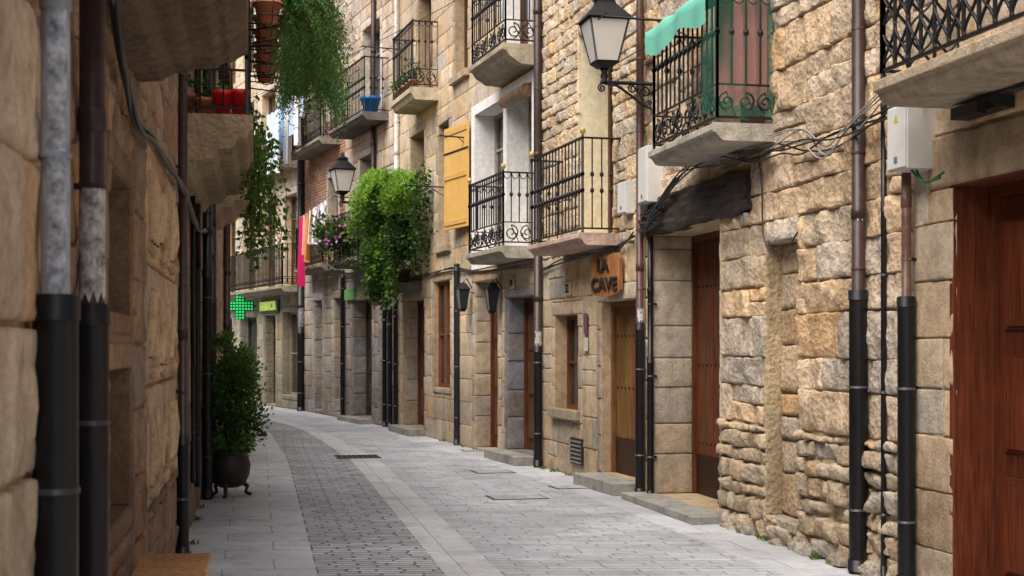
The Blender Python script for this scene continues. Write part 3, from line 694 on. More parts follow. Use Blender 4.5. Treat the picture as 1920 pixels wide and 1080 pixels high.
# ------------------------------------------------------------------ drainpipes
BLK=(.008,.008,.009)
def drain(fr,Y,d,ru,rl,zs,zt,cu,cl=BLK,zb=0,name='drainpipe',clamps=True,mat='metal_paint'):
    M=MB(); s=fr.S(Y)
    if zt>zs:
        M.tube([fr(s,d,zs-.05),fr(s,d,(zs+zt)/2),fr(s,d,zt)],ru,mat,cu,14)
        z=zs+rr(.4,.9)
        while z<zt: M.tube([fr(s,d,z-.04),fr(s,d,z-.035),fr(s,d,z+.035),fr(s,d,z+.04)],[ru,ru*1.12,ru*1.12,ru],mat,tuple(x*.8 for x in cu),14); z+=1.9
    M.tube([fr(s,d,zb),fr(s,d,zb+.12),fr(s,d,zs-.02),fr(s,d,zs)],[rl,rl,rl,rl*.96],mat,cl,14)
    M.tube([fr(s,d,zs-.07),fr(s,d,zs-.005)],rl*1.08,mat,cl,14); M.tube([fr(s,d,zb+.02),fr(s,d,zb+.1)],rl*1.12,mat,cl,14)
    z=zb+.45
    while clamps and z<zt:
        r=(rl if z<zs else ru)*1.08; M.tube([fr(s,d,z-.008),fr(s,d,z+.008)],r,mat,(.05,.05,.05) if z<zs else cu,14)
        M.box(fr,s-.012,s+.012,-.02,d,z-.01,z+.01,'iron',IR); z+=rr(.75,.95)
    return M.build(name)
drain(HL1.fr,3.79,.075,.038,.06,1.74,HLH,(.36,.38,.41))
drain(HL2.fr,4.63,.075,.042,.054,1.74,HLH,(.05,.025,.03))
drain(HL2.fr,10.45,.06,.035,.045,.95,HLH,(.06,.035,.03),zb=.03)
drain(HL3.fr,14.9,.08,.05,.055,2.4,HLH,BLK); drain(HL3.fr,13.2,.05,.03,.03,2.4,HLH,(.04,.025,.02),zb=.3); drain(HL3.fr,12.5,.04,.022,.022,1.5,3.0,BLK,zb=.4); drain(HL3.fr,17.2,.06,.045,.05,2.2,HLH,BLK)
drain(HL4.fr,24,.08,.06,.06,2.0,HLH,(.06,.03,.025))
DB=(.05,.03,.026)
drain(H2.fr,10.05,.08,.047,.066,2.0,7.5,DB)
drain(H1.fr,9.36,.08,.032,.058,1.93,2.75,(.15,.08,.055)); drain(H2.fr,9.75,.04,.02,.02,2.6,3.6,BLK)
drain(H2.fr,15.12,.08,.04,.05,1.85,7.5,(.09,.042,.033)); drain(H2.fr,14.86,.05,.03,.036,1.5,2.75,BLK)
drain(H3.fr,18.88,.08,.055,.055,1.6,7.5,DB)
drain(H4.fr,23.1,.06,.04,.045,2.9,2.95,BLK,cl=(.016,.022,.03))
for y in(28.05,28.4): drain(H5.fr,y,.07,.04,.045,2.4,2.5,BLK)
drain(H4.fr,27.6,.07,.04,.045,2.5,2.6,BLK)
drain(H5.fr,29.15,.08,.05,.05,3.2,10.5,DB,zb=3.1); drain(H4.fr,27.5,.08,.04,.04,4.9,9.2,(.6,.58,.52),zb=4.6,cl=(.6,.58,.52))
drain(H5.fr,31.55,.08,.05,.05,3.2,3.3,BLK); drain(H6.fr,35.4,.1,.085,.09,2.0,10.5,(.02,.02,.022))
M=MB()
def patch(fr,Y,d,z0,z1,r,a0,a1,col,M=M):
    s=fr.S(Y); P=[]
    nz=14
    for q in range(nz+1):
        z=z0+(z1-z0)*q/nz; e0=a0+.3*noise.noise(Vector((z*13,1,Y))); e1=a1+.3*noise.noise(Vector((z*13,7,Y)))
        P.append([fr(s+r*math.cos(a)*1,d+r*math.sin(a),z+.02*math.sin(a*9)) for a in [e0+(e1-e0)*k/8 for k in range(9)]])
    M.grid(P,'worn_paint',col)
patch(HL2.fr,4.63,.075,1.76,2.12,.0425,1.5,4.2,(.5,.47,.45)); patch(HL1.fr,3.79,.075,1.75,2.5,.0385,2.2,3.6,(.46,.49,.54))
patch(H2.fr,10.05,.08,2.5,2.56,.048,2.4,4.0,(.6,.58,.5)); patch(H2.fr,15.12,.08,1.87,2.0,.041,2.2,4.2,(.65,.65,.65)); patch(H3.fr,18.88,.08,1.62,1.8,.056,2.2,4.2,(.6,.6,.6))
patch(H6.fr,35.4,.1,2.1,2.6,.0865,2.2,4.2,(.4,.4,.42))
M.build('worn_stickers')

# ------------------------------------------------------------------ lamps
def street_lamp(fr,Y,z,arm,scale=1.0):
    p=empty('street_lamp'); s=fr.S(Y); M=MB(); G=MB(); k=scale
    c=fr(s,arm,0); F=lambda a,b,hh: Vector((c.x+fr.t[0]*a+fr.n[0]*b,c.y+fr.t[1]*a+fr.n[1]*b,z+hh))
    def ring(w,hh,r=.011): 
        q=[F(-w,-w,hh),F(w,-w,hh),F(w,w,hh),F(-w,w,hh)]
        for i in range(4): M.tube([q[i],q[(i+1)%4]],r*k,'iron',IR,5)
        return q
    wt,wb=.205*k,.115*k; h0,h1=0,.43*k
    qb=ring(wb,h0,.013); qt=ring(wt,h1,.016)
    for i in range(4):
        M.tube([qb[i],qt[i]],.011*k,'iron',IR,5)
        a,b,c2,d=qb[i],qb[(i+1)%4],qt[(i+1)%4],qt[i]; G.face([a,b,c2,d],'frosted_glass')
        M.tube([qt[i],qt[i]+Vector((0,0,.05*k))],[.014*k,.004*k],'iron',IR,5)
    def pyr(w0,z0,w1,z1):
        a=[F(-w0,-w0,z0),F(w0,-w0,z0),F(w0,w0,z0),F(-w0,w0,z0)]; b=[F(-w1,-w1,z1),F(w1,-w1,z1),F(w1,w1,z1),F(-w1,w1,z1)]
        M.hexa(a+b,'iron',IR)
    pyr(.235*k,h1+.004,.23*k,h1+.02*k); pyr(.225*k,h1+.02*k,.1*k,h1+.17*k); pyr(.1*k,h1+.17*k,.085*k,h1+.22*k); pyr(.11*k,h1+.22*k,.04*k,h1+.28*k)
    M.tube([F(0,0,h1+.28*k),F(0,0,h1+.31*k),F(0,0,h1+.34*k),F(0,0,h1+.38*k)],[.02*k,.035*k,.02*k,.004*k],'iron',IR,8)
    pyr(.06*k,-.06*k,wb*1.05,0-.005); 
    M.tube([F(0,0,-.2*k),F(0,0,-.14*k),F(0,0,-.1*k),F(0,0,-.06*k)],[.02*k,.045*k,.03*k,.05*k],'iron',IR,8)
    M.tube([F(0,0,h1),F(0,0,h1-.1*k)],.03*k,'iron',IR,8)
    za=z-.2*k
    W=lambda d,hh: fr(s,d,za+hh)
    M.tube([W(0,0),W(arm+.04,0)],.02*k,'iron',IR,6); M.tube([W(arm,0),W(arm,.03)],.03*k,'iron',IR,6)
    M.box(fr,s-.04,s+.04,0,.02,za-.3*k,za+.08,'iron',IR)
    M.tube([W(.02,-.26*k),W(arm*.25,-.22*k),W(arm*.5,-.12*k),W(arm*.75,-.03*k),W(arm,-.01)],.015*k,'iron',IR,6)
    for (cd,chh,r,dr,a0) in ((arm*.2,-.09*k,.075*k,1,-1.5),(arm*.45,-.055*k,.05*k,-1,1.5),(arm*.12,-.22*k,.05*k,1,0),(arm*1.05,-.06*k,.045*k,-1,1.5)):
        M.tube([W(cd+r*(1-.8*q/14)*math.cos(a0+dr*9.4*q/14),chh+r*(1-.8*q/14)*math.sin(a0+dr*9.4*q/14)) for q in range(15)],.010*k,'iron',IR,5)
    M.build('lantern_and_bracket',p); G.build('glass_panes',p)
street_lamp(H2.fr,14.85,4.54,.55)
street_lamp(H5.fr,30.0,4.85,.5,1.05)
def wall_lantern(fr,Y,z):
    M=MB(); s=fr.S(Y); 
    F=lambda a,b,hh: fr(s+a,.16+b,z+hh)
    for (w0,z0,w1,z1,mt,c) in ((.05,0,.085,.3,'glass',IR),(.1,.3,.04,.4,'iron',IR),(.03,-.05,.055,0,'iron',IR)):
        M.hexa([F(-w0,-w0,z0),F(w0,-w0,z0),F(w0,w0,z0),F(-w0,w0,z0),F(-w1,-w1,z1),F(w1,-w1,z1),F(w1,w1,z1),F(-w1,w1,z1)],mt,c)
    for a in(-1,1):
        for b in(-1,1): M.tube([F(a*.052,b*.052,0),F(a*.088,b*.088,.3)],.008,'iron',(.05,.04,.03),4)
    M.tube([fr(s,0,z+.3),fr(s,.1,z+.47),F(0,0,.4)],.01,'iron',IR,5)
    M.build('wall_lantern')
wall_lantern(H4.fr,20.75,2.13); wall_lantern(H4.fr,22.35,2.2)

# ------------------------------------------------------------------ boxes
def meter(fr,Ya,Yb,z0,z1,d,col=(.66,.65,.62)):
    p=empty('electric_meter_box'); M=MB(); a,b=fr.S(Ya),fr.S(Yb)
    M.box(fr,a,b,.0,d,z0,z1,'plastic',col); M.box(fr,a+.012,b-.012,d,d+.012,z0+.012,z1-.012,'plastic',tuple(x*1.05 for x in col))
    M.box(fr,(a+b)/2-.02,(a+b)/2+.02,d+.01,d+.02,z0+.05,z0+.09,'plastic',(.2,.2,.2))
    M.build('case',p,.012); return p
pm=meter(H1.fr,9.12,9.38,2.74,3.16,.2)
M=MB(); fr=H1.fr; s=fr.S(9.25); 
M.face([fr(s-.03,.214,3.05),fr(s+.03,.214,3.05),fr(s,.214,3.105)],'plastic',(.6,.45,.05)); M.build('warning_triangle',pm)
meter(H2.fr,14.55,14.85,3.08,3.66,.18); meter(H3.fr,15.45,15.7,3.05,3.4,.12)
M=MB(); M.box(H1.fr,H1.fr.S(8.2),H1.fr.S(8.7),.02,.14,2.98,3.05,'plastic',(.02,.02,.02)); M.box(H1.fr,H1.fr.S(8.3),H1.fr.S(8.45),.14,.2,2.96,3.03,'plastic',(.02,.02,.02)); M.build('cable_junction_box')
M=MB(); a,b=H3.fr.S(17.2),H3.fr.S(17.65); M.box(H3.fr,a,b,.0,.035,.16,.48,'iron',(.02,.02,.02))
for k in range(6): M.box(H3.fr,a+.02,b-.02,.03,.055,.18+.05*k,.2+.05*k,'metal_paint',(.2,.19,.17))
M.build('vent_grille')
M=MB(); M.box(H3.fr,H3.fr.S(17.0),H3.fr.S(17.12),.03,.04,1.75,2.0,'plastic',(.15,.08,.12)); M.build('poster')
M=MB(); M.box(H3.fr,H3.fr.S(16.98),H3.fr.S(17.12),.03,.04,1.55,1.71,'plastic',(.6,.58,.52)); M.build('notice')

# ------------------------------------------------------------------ text
def text(body,fr,s,d,z,size,mat,parent=None,name='lettering',extr=.006,bold=0):
    cu=bpy.data.curves.new(name,'FONT'); cu.body=body; cu.size=size; cu.extrude=extr; cu.align_x='CENTER'; cu.align_y='CENTER'; cu.offset=bold
    cu.materials.append(MATS[mat]); o=bpy.data.objects.new(name,cu); scene.collection.objects.link(o)
    t=Vector((fr.t[0],fr.t[1],0)); n=Vector((fr.n[0],fr.n[1],0)); x=-t if fr.side>0 else t; y=Vector((0,0,1)); p=fr(s,d,z)
    o.matrix_world=Matrix(((x.x,y.x,n.x,p.x),(x.y,y.y,n.y,p.y),(x.z,y.z,n.z,p.z),(0,0,0,1)))
    if parent: o.parent=parent
    return o
m,nt,b=newmat('char_letters'); b.inputs['Base Color'].default_value=(.02,.012,.009,1); b.inputs['Roughness'].default_value=.7
a=H3.fr(H3.fr.S(15.75),.05,0); b=H3.fr(H3.fr.S(16.28),.2,0)
fs=Frame((a.x,a.y),(b.x,b.y),1); sl=fs.len
sg=empty('wooden_sign'); M=MB()
n=20; top=[];bot=[]
for k in range(n+1):
    u=k/n; s=sl*u; e=min(u,1-u); f=min(1,.78+e*3); 
    top.append((s,2.4+.23*f+.015*math.sin(u*9))); bot.append((s,2.4-.23*f+.015*math.sin(u*7+1)))
for k in range(n):
    M.hexa([fs(bot[k][0],.0,bot[k][1]),fs(bot[k+1][0],.0,bot[k+1][1]),fs(bot[k+1][0],.04,bot[k+1][1]),fs(bot[k][0],.04,bot[k][1]),fs(top[k][0],.0,top[k][1]),fs(top[k+1][0],.0,top[k+1][1]),fs(top[k+1][0],.04,top[k+1][1]),fs(top[k][0],.04,top[k][1])],'wood',(.36,.165,.065))
M.tube([fs(sl*.8,0,2.5),H3.fr(H3.fr.S(16.25),0,2.5)],.012,'iron',IR,5)
M.build('board',sg); text('LA',fs,sl*.55,.055,2.505,.19,'char_letters',sg,'letters_1',.01,.004); text('CAVE',fs,sl*.5,.055,2.295,.205,'char_letters',sg,'letters_2',.01,.004)
def plaque(t,fr,Y,z):
    p=empty('house_number_plate'); M=MB(); s=fr.S(Y); M.box(fr,s-.11,s+.11,.015,.04,z-.08,z+.08,'plastic',(.5,.43,.32)); M.build('plate',p,.005); text(t,fr,s,.045,z,.15,'char_letters',p,'number',.003,.003)
plaque('32',H3.fr,17.75,2.32); plaque('34',H4.fr,20.2,2.5)
fp=empty('farmacia_sign'); s=H7.fr.S(38.35); M=MB(); M.box(H7.fr,s-.95,s+.95,.03,.08,2.52,2.84,'plastic',(.03,.07,.03)); M.build('board',fp)
text('FARMACIA',H7.fr,s,.1,2.68,.34,'letter_lit',fp,'letters',.015,.003)
M=MB(); cx,cy,cz=-7.56,39.6,2.73; F=lambda s,d,hh: Vector((cx+s,cy+d,cz+hh)); q=.37; w=.135
fp=empty('pharmacy_cross_sign')
CG=(.012,.09,.03)
M.box(F,-q,q,-.06,.06,-w,w,'plastic',CG); M.box(F,-w,w,-.058,.058,w,q,'plastic',CG); M.box(F,-w,w,-.058,.058,-q,-w,'plastic',CG)
M.tube([F(0,0,.3),H7.fr(H7.fr.S(39.8),0,cz+.3)],.02,'iron',IR); M.tube([F(0.2,0,.0),H7.fr(H7.fr.S(39.8),0,cz)],.02,'iron',IR)
D=MB(); st=.082
for i in range(-4,5):
    for j in range(-4,5):
        x=i*st; z=j*st
        if (abs(x)<w-.01 or abs(z)<w-.01) and abs(x)<q-.01 and abs(z)<q-.01: D.box(F,x-.024,x+.024,-.075,-.06,z-.024,z+.024,'led_green')
M.build('case',fp); D.build('led_dots',fp)
M=MB(); M.box(H5.fr,H5.fr.S(30.7),H5.fr.S(31.4),.03,.08,2.62,2.85,'plastic',(.15,.5,.15)); M.build('shop_sign')
M=MB(); M.box(H7.fr,H7.fr.S(36.0),H7.fr.S(37.2),.03,.09,2.98,3.08,'plastic',(.15,.5,.2)); M.build('shop_sign')

# ------------------------------------------------------------------ cloth
def cloth(mb,P0,P1,drop,col,waves=3,amp=.03,prof=None,mat='cloth',rows=10,cols=14):
    P0=Vector(P0);P1=Vector(P1); d=P1-P0; n=Vector((-d.y,d.x,0)).normalized(); sd=rr(0,9); G=[]
    for j in range(rows+1):
        v=j/rows; row=[]
        for i in range(cols+1):
            u=i/cols; uu=u if not prof else .5+(u-.5)*prof(v)
            row.append(P0+d*uu+n*amp*math.sin(u*waves*6.28+sd+v)*(.3+v)+Vector((0,0,-drop*v-.02*math.sin(u*6.28*2+sd)*v-(.02*math.sin(u*math.pi) if not prof else 0))))
        G.append(row)
    mb.grid(G,mat,col)
def LP(fr,Y,d,z): return fr(fr.S(Y),d,z)
lp=empty('laundry_line'); M=MB()
items=[((.55,.02,.13),.34,1.6),((.8,.35,.3),.12,.9),((.65,.28,.08),.28,1.1),((.8,.6,.5),.22,.75),((.8,.8,.82),.5,.8),((.5,.47,.65),.2,.55),((.8,.8,.82),.45,.65)]
A=LP(H6.fr,33.4,.62,4.6); B=LP(H5.fr,30.0,.72,4.75); tot=(B-A).length; u=.1
shirt=lambda v: 1.35 if v<.25 else .65
for col,w,dr in items:
    p0=A.lerp(B,u/tot); p1=A.lerp(B,(u+w)/tot); cloth(M,p0,p1,dr,col,1.5,.05,shirt if dr<.85 else None); u+=w+.13
M.tube([A,A.lerp(B,.5)-Vector((0,0,.04)),B],.006,'plastic',(.5,.5,.5),4); M.tube([LP(H6.fr,33.4,0,4.55),A],.014,'iron',IR,4); M.tube([LP(H5.fr,30.0,0,4.7),B],.014,'iron',IR,4)
M.build('clothes',lp)
lp=empty('laundry_line'); M=MB()
A=LP(H6.fr,35.2,.65,8.1); B=LP(H6.fr,32.2,.65,8.1); tot=(B-A).length; u=0
for col,w,dr in [((.35,.55,.8),.5,1.7),((.8,.8,.82),.55,2.1),((.45,.6,.82),.5,1.5),((.8,.8,.82),.45,1.8),((.5,.6,.75),.4,1.2)]:
    p0=A.lerp(B,u/tot); p1=A.lerp(B,(u+w)/tot); cloth(M,p0,p1,dr,col,2,.05); u+=w+.06
A2=LP(H6.fr,35.3,.95,7.3); B2=LP(H6.fr,34.1,.9,7.3); cloth(M,A2,B2,1.5,(.62,.72,.82),3,.05)
M.tube([A,B],.006,'plastic',(.5,.5,.5),4); M.tube([LP(H6.fr,35.2,0,8.05),A],.012,'iron',IR,4); M.tube([LP(H6.fr,32.2,0,8.05),B],.012,'iron',IR,4)
M.tube([LP(H6.fr,35.3,0,7.3),A2],.012,'iron',IR,4); M.tube([A2,B2],.006,'iron',IR,4); M.tube([LP(H6.fr,34.1,0,7.3),B2],.012,'iron',IR,4)
M.build('clothes',lp)
fr=H2.fr; a,b=fr.S(11.68)+.03,fr.S(13.4)-.03; q=.53; z0=3.43; z1=4.5
M=MB()
cloth(M,fr(a,.0,z1+.06),fr(a,q+.01,z1+.06),1.07,(.05,.3,.2),1.2,.006,mat='green_net')
cloth(M,fr(a,q+.01,z1+.04),fr(a+.25,q+.01,z1+.04),1.0,(.05,.3,.2),1,.006,mat='green_net')
M.build('green_shade_net')
M=MB(); G=[]
for j in range(8):
    v=j/7; row=[]
    for i in range(25):
        u=i/24; s=a+.1+(b-a-.1)*u
        if v<.5: dpt=q-.35+.38*(v/.5); zz=z1+.14-.08*(v/.5)-.03*math.sin(u*14)*(1-v)
        else: dpt=q+.04+.015*math.sin(u*20); zz=z1+.06-(v-.5)*2*(.26+.05*math.sin(u*9+1))
        row.append(fr(s,dpt,zz))
    G.append(row)
M.grid(G,'cloth',(.16,.48,.37)); M.build('green_awning_cloth')
M=MB(); cloth(M,fr(a+.07,.05,4.8),fr(a+.07,.33,4.8),1.2,(.85,.22,.24),2.5,.02); cloth(M,fr(a+.2,.1,4.7),fr(a+.5,.35,4.7),1.0,(.8,.25,.26),2,.03); M.build('pink_towel')
fr=H4.fr; M=MB(); M.tube([fr(fr.S(19.35),.08,5.1),fr(fr.S(20.4),.08,5.1)],.09,'wood',(.45,.3,.18),14)
for k in range(6): M.tube([fr(fr.S(19.35)-.004*k,.08,5.1),fr(fr.S(19.36),.08,5.1)],.085-.014*k,'wood',(.2 if k%2 else .4,.17,.09),14)
M.build('roller_blind')
a=fr(fr.S(22.36),.05,0); b=fr(fr.S(23.35),.17,0); fh=Frame((a.x,a.y),(b.x,b.y),1); sl=fh.len
M=MB(); M.box(fh,0,sl,.0,.035,3.5,5.15,'plastic',(.74,.44,.13))
for zz in(3.56,4.3,5.02): M.box(fh,.03,sl-.03,.035,.05,zz,zz+.08,'plastic',(.66,.39,.12))
M.box(fh,-.05,sl,.036,.044,4.72,4.75,'iron',IR); M.build('wooden_shutter',None,.004)
def rod(fr,Y,z,ln,name='iron_clothes_rod'):
    M=MB(); s=fr.S(Y); M.tube([fr(s,0,z),fr(s,ln,z+.02)],.013,'iron',IR,5); M.tube([fr(s,0,z-.15),fr(s,ln*.4,z)],.008,'iron',IR,5)
    M.tube([fr(s-.15,ln,z+.02),fr(s+.15,ln,z+.02)],.008,'iron',IR,5); M.build(name)
rod(H4.fr,27.3,7.3,.8); rod(H4.fr,24.1,4.3,.7); rod(H2.fr,13.7,4.72,.9); rod(H4.fr,22.5,4.9,.5); rod(H4.fr,21.6,7.3,.8); rod(H6.fr,34.9,4.4,.9)

# ------------------------------------------------------------------ cables
def cable(pts,r=.008,name='wall_cable',col=(.03,.03,.03),jit=.015,n=8,strands=1,M=None):
    own=M is None; M=M or MB()
    for st in range(strands):
        P=[Vector(p)+Vector((rr(-jit,jit),rr(-jit,jit),rr(-jit,jit)*2)) for p in pts]; out=[]
        for i in range(len(P)-1):
            p0,p1,p2,p3=P[max(i-1,0)],P[i],P[i+1],P[min(i+2,len(P)-1)]
            for k in range(n): out.append(Vector(cr(p0,p1,p2,p3,k/n)))
        out.append(P[-1]); M.tube(out,r,'plastic',col,5)
    if own: M.build(name)
f=H2.fr
def W(fr,*q): return [fr(fr.S(Y),d,z) for Y,d,z in q]
cable(W(f,(15.0,.1,2.95),(14.4,.13,3.02),(13.6,.12,3.25),(12.8,.12,3.28),(12.0,.12,3.2),(11.4,.11,3.18),(10.9,.12,3.12),(10.3,.12,3.1),(9.5,.12,3.15)),.008,strands=4,jit=.03)
cable(W(f,(11.5,.12,3.25),(10.9,.13,3.2),(10.5,.13,3.05),(10.1,.14,3.14),(9.5,.13,3.3)),.006,strands=4,col=(.32,.31,.29),jit=.035)
cable(W(f,(11.9,.06,3.2),(11.85,.06,2.9),(11.8,.06,2.5),(11.6,.06,2.36),(11.3,.06,2.38),(11.1,.06,2.5)),.008,strands=1)
cable(W(f,(15.1,.1,2.95),(14.9,.14,2.84),(14.6,.15,2.8),(14.3,.13,2.9)),.01,strands=4,jit=.04)
cable(W(f,(14.9,.1,2.8),(14.6,.14,2.9),(14.3,.12,3.05),(13.8,.12,3.2)),.022,strands=1)
cable(W(H1.fr,(9.3,.12,3.3),(8.9,.1,3.12),(8.2,.1,3.06),(7.2,.1,3.05),(5,.1,3.04)),.012,strands=3,jit=.02)
cable(W(H1.fr,(9.2,.12,2.75),(9.1,.1,2.65),(8.9,.08,2.66)),.009,strands=2,col=(.03,.12,.06))
cable(W(H3.fr,(18.9,.05,2.62),(18,.05,2.66),(17,.05,2.7),(16,.05,2.68),(15.3,.08,2.8)),.010,strands=3,jit=.02)
cable(W(H4.fr,(27.5,.04,2.95),(25.5,.04,2.86),(23.5,.04,2.88),(22.2,.04,2.8),(21,.04,2.72),(19,.05,2.7)),.010,strands=3,jit=.02)
cable(W(H5.fr,(31.5,.06,3.2),(29.5,.06,3.15),(28,.06,3.1)),.014,strands=3,jit=.02)
cable(W(HL2.fr,(4.7,.06,2.98),(5.2,.06,2.95),(5.7,.07,2.75),(6.4,.07,2.6),(7.2,.07,2.66),(8.5,.07,2.72),(10.4,.07,2.75)),.011,strands=4,jit=.02)
cable(W(HL3.fr,(10.7,.06,2.76),(13,.07,2.7),(15,.07,2.8),(17.9,.07,2.7)),.014,strands=3,jit=.02)
cable(W(HL1.fr,(3.3,.06,2.9),(3.45,.1,2.6),(3.5,.08,2.5),(3.6,.06,2.62),(3.75,.06,3.0)),.01,strands=2,jit=.01)
for p0,p1,sag in (((-.9,23.0,7.2),(-5.0,24.5,5.7),.1),((2.3,10.5,4.9),(1.1,15.1,4.6),.1)):
    P=[Vector(p0).lerp(Vector(p1),k/8)-Vector((0,0,sag*math.sin(math.pi*k/8))) for k in range(9)]; cable(P,.006,'overhead_cable',jit=0,n=2)

# ------------------------------------------------------------------ plants
GR=(.06,.135,.025); LG=(.15,.28,.04); DG=(.035,.085,.02)
TC=(.50,.18,.08)
fr=HL3.fr
p=empty('potted_flowers'); M=MB()
for (Y,d,r,hh,c,pl) in ((10.9,.06,.08,.19,(.36,.13,.06),1),(10.86,.2,.075,.15,TC,1),(10.80,.335,.085,.2,(.65,.012,.02),0),(10.80,.465,.08,.21,(.65,.012,.02),0),(11.6,.3,.1,.2,TC,1),(12.4,.4,.1,.2,TC,1)):
    pot(M,fr(fr.S(Y),d-.0,3.352),r*.85,hh,c)
    if pl: bush(M,fr(fr.S(Y)+.05,d,3.352+hh+.08),(.1,.1,.1),90,.05,GR,5)
M.build('pots',p)
p=empty('hanging_plants'); M=MB(); I=MB()
FG=(.085,.20,.045)
for k in range(6):
    Y=11.25+k*.5; c=fr(fr.S(Y),.68,4.18); pot(M,c,.11,.17,(.50,.16,.065))
    for zz in(.05,.15): I.tube([c+Vector((.125*math.cos(a*.7854),.125*math.sin(a*.7854),zz)) for a in range(9)],.006,'iron',IR,4)
    I.tube([c+Vector((0,0,.0)),fr(fr.S(Y),.52,4.18)],.008,'iron',IR,4)
    for q in range(6): a=q*1.05; I.tube([c+Vector((0,0,-.03)),c+Vector((.1*math.cos(a),.1*math.sin(a),.0)),c+Vector((.13*math.cos(a),.13*math.sin(a),.17))],.004,'iron',IR,4)
    fern(M,c+Vector((.1,0,.17)),22,.45,FG,(.3,.4),.35,.035,(.6,0))
for k in range(5):
    c=fr(fr.S(11.5+k*.65),.93+.02*k,4.25-.03*k); pot(I,c,.12,.17,(.3,.1,.05)); I.tube([c,fr(fr.S(11.5+k*.65),.52,4.18)],.009,'iron',IR,4)
    fern(M,c+Vector((.06,0,.15)),190,.62,tuple(x*rr(.85,1.3) for x in FG),(.62,.62),.55,.032,(.1,-.05))
for k in range(15):
    Y=rr(12.6,14.2); vine(M,fr(fr.S(Y),rr(.5,.66),rr(3.3,3.9)),rr(.6,1.3),(.08,.17,.03),.06,.12,16,.06)
for k in range(12): vine(M,fr(fr.S(rr(13.3,14.2)),rr(.55,.74),3.6),rr(.8,1.1),(.11,.21,.04),.065,.12,16,.05)
I.build('pot_holders',p); M.build('foliage',p)
p=empty('potted_shrub'); M=MB(); c=Vector((-3.02,15.2,0))
lathe(M,c,[(0,.1),(.1,.1),(.17,.14),(.215,.24),(.225,.34),(.2,.43),(.19,.45),(.225,.47),(.235,.485),(.215,.495),(.18,.46),(0,.44)],'iron',(.04,.034,.03),24)
for k in range(3):
    a=2.1*k+.5; u=Vector((math.cos(a),math.sin(a),0)); M.tube([c+u*.13+Vector((0,0,.16)),c+u*.2+Vector((0,0,.1)),c+u*.18+Vector((0,0,.04)),c+u*.24+Vector((0,0,.012))],[.03,.025,.02,.022],'iron',(.035,.03,.028),6)
M.build('cauldron_pot',p)
M=MB()
for k in range(9): 
    a=rr(0,6.28); M.tube([c+Vector((0,0,.45)),c+Vector((.1*math.cos(a),.1*math.sin(a),.9)),c+Vector((.22*math.cos(a),.22*math.sin(a),rr(1.2,1.6)))],[.012,.009,.003],'wood',(.12,.08,.05),5)
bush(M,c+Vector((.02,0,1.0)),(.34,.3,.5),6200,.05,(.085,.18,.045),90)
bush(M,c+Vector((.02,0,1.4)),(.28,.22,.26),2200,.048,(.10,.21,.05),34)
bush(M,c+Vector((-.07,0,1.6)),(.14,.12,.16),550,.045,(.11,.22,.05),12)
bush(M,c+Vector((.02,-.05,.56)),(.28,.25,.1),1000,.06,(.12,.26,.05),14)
M.build('foliage',p)
p=empty('balcony_plants'); M=MB(); fr=H4.fr
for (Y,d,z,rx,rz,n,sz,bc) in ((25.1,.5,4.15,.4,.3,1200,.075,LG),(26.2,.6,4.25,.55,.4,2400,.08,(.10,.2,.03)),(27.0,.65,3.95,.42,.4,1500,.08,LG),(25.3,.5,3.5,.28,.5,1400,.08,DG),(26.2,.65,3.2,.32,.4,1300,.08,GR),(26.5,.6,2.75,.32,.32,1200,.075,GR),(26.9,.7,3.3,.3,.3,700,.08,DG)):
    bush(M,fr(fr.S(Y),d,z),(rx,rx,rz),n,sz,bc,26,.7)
fern(M,fr(fr.S(25.9),.55,4.6),260,.9,(.22,.38,.05),(.9,1),.25,.05); fern(M,fr(fr.S(26.7),.6,4.5),170,.8,(.18,.33,.05),(.9,1),.4,.05)
for k in range(40): vine(M,fr(fr.S(rr(25.2,27.0)),rr(.35,.75),rr(3.2,4.3)),rr(.5,1.1),random.choice([GR,LG,DG]),.085,.15,18,.08)
for k in range(16): vine(M,fr(fr.S(rr(24.6,25.3)),rr(.1,.4),rr(4.0,4.8)),rr(.8,1.5),DG,.085,.12,18,.07)
for k in range(10): vine(M,fr(fr.S(rr(25.9,26.8)),rr(.4,.7),3.0),rr(.3,.7),GR,.085,.12,18,.07)
M.build('foliage',p)
M=MB()
for k in range(4): pot(M,fr(fr.S(25.9+.4*k),.3,2.76),.13,.25,(.1,.09,.08))
M.box(fr,fr.S(26.2),fr.S(27.0),.5,.7,2.38,2.5,'iron',IR)
M.build('pots',p)
p=empty('balcony_plants'); M=MB(); fr=H5.fr
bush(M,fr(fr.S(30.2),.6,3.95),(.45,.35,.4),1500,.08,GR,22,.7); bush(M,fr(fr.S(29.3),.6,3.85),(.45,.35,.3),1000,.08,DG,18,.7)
for k in range(110):
    Y=rr(29.0,30.6); q=fr(fr.S(Y),rr(.6,.95),rr(3.7,4.25)); leaf(M,q,Vector((rr(-1,1),rr(-1,0),rr(-1,1))),.075,random.choice([(.42,.1,.55),(.6,.14,.5),(.6,.38,.65)]),.9)
for k in range(8): vine(M,fr(fr.S(rr(29,31)),.6,3.9),rr(.4,.8),GR,.08)
for k in range(6): vine(M,fr(fr.S(rr(29,31)),.55,6.9),rr(.5,1.1),GR,.08)
M.build('foliage',p)
M=MB(); pot(M,H5.fr(H5.fr.S(28.6),.3,6.26),.19,.34,(.01,.18,.55)); M.build('blue_bucket')
p=empty('potted_flowers'); M=MB(); fr=H4.fr
for k in range(5):
    c=fr(fr.S(24.75+.28*k),.38,6.06); pot(M,c,.09,.16,TC); bush(M,c+Vector((0,0,.28)),(.16,.16,.16),160,.06,GR,6)
M.build('pots',p)
M=MB()
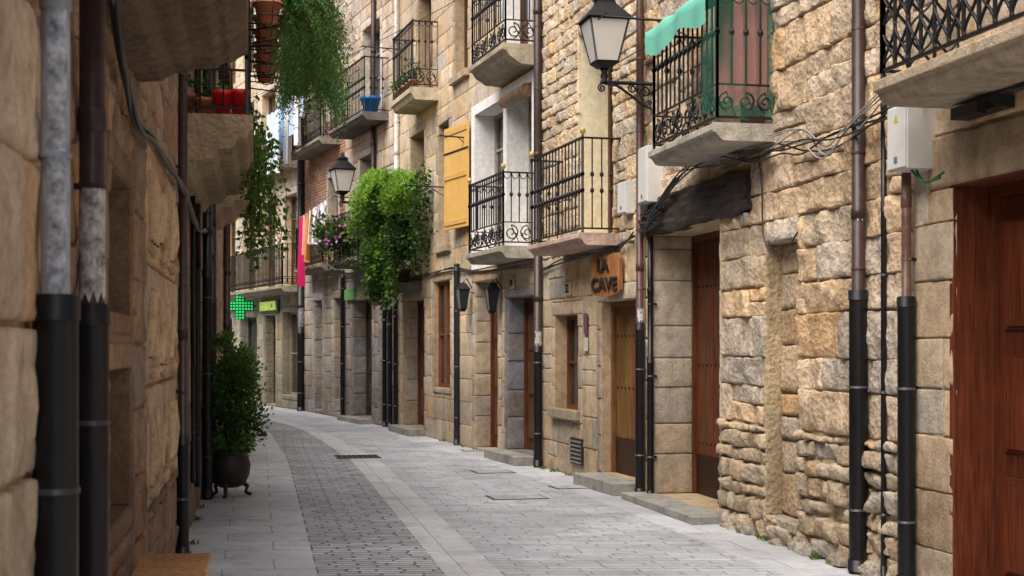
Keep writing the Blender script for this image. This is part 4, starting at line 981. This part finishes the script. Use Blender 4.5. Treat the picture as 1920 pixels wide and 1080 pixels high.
for fr_,Ys in ((H2.fr,(9.6,12.8)),(H3.fr,(15.3,18.8)),(H4.fr,(19,27)),(HL3.fr,(10.7,17.8))):
    for k in range(9):
        q=fr_(fr_.S(rr(*Ys)),rr(.04,.1),0)
        for j in range(random.randint(5,14)): leaf(M,q+Vector((rr(-.04,.04),rr(-.04,.04),0)),Vector((rr(-1,1),rr(-1,1),1.2)),rr(.03,.07),lcol((.08,.14,.03)),.35)
M.build('weeds')
p=empty('wooden_bench'); M=MB(); fr=HL2.fr; a,b=fr.S(5.2),fr.S(6.7)
M.box(fr,a,b,.07,.385,.585,.62,'wood',(.75,.40,.15))
for s in(a+.1,b-.15):
    for d in(.1,.32): M.box(fr,s,s+.05,d,d+.05,0,.585,'wood',(.3,.14,.05))
    M.box(fr,s+.01,s+.04,.15,.32,.1,.14,'wood',(.3,.14,.05))
M.build('seat_and_legs',p,.004)

# ------------------------------------------------------------------ world, sun, camera
w=bpy.data.worlds.new('World'); scene.world=w; w.use_nodes=True; nt=w.node_tree; bg=nt.nodes['Background']
SE,SR=58,214
sky=nt.nodes.new('ShaderNodeTexSky'); sky.sky_type='NISHITA'; sky.sun_disc=False
sky.sun_elevation=math.radians(SE); sky.sun_rotation=math.radians(SR); sky.dust_density=6; sky.air_density=1.0; sky.ozone_density=.3
nt.links.new(sky.outputs[0],bg.inputs[0]); bg.inputs[1].default_value=.15
sd=bpy.data.lights.new('sun','SUN'); sd.energy=5.0; sd.angle=math.radians(60); sd.color=(1,.965,.92)
so=bpy.data.objects.new('sun',sd); scene.collection.objects.link(so)
el=math.radians(SE); az=math.radians(SR); dv=Vector((math.sin(az)*math.cos(el),math.cos(az)*math.cos(el),math.sin(el)))
so.rotation_euler=(-dv).to_track_quat('-Z','Y').to_euler()
cam=bpy.data.cameras.new('camera'); co=bpy.data.objects.new('camera',cam); scene.collection.objects.link(co)
co.location=(0,0,1.6); co.rotation_euler=(math.pi/2,0,0); cam.lens=50; cam.sensor_width=36; cam.shift_y=.0573; cam.clip_end=1500; cam.clip_start=.1
cam.dof.use_dof=True; cam.dof.focus_distance=17; cam.dof.aperture_fstop=5.6
scene.camera=co
scene.view_settings.view_transform='Standard'; scene.view_settings.look='None'; scene.view_settings.exposure=0
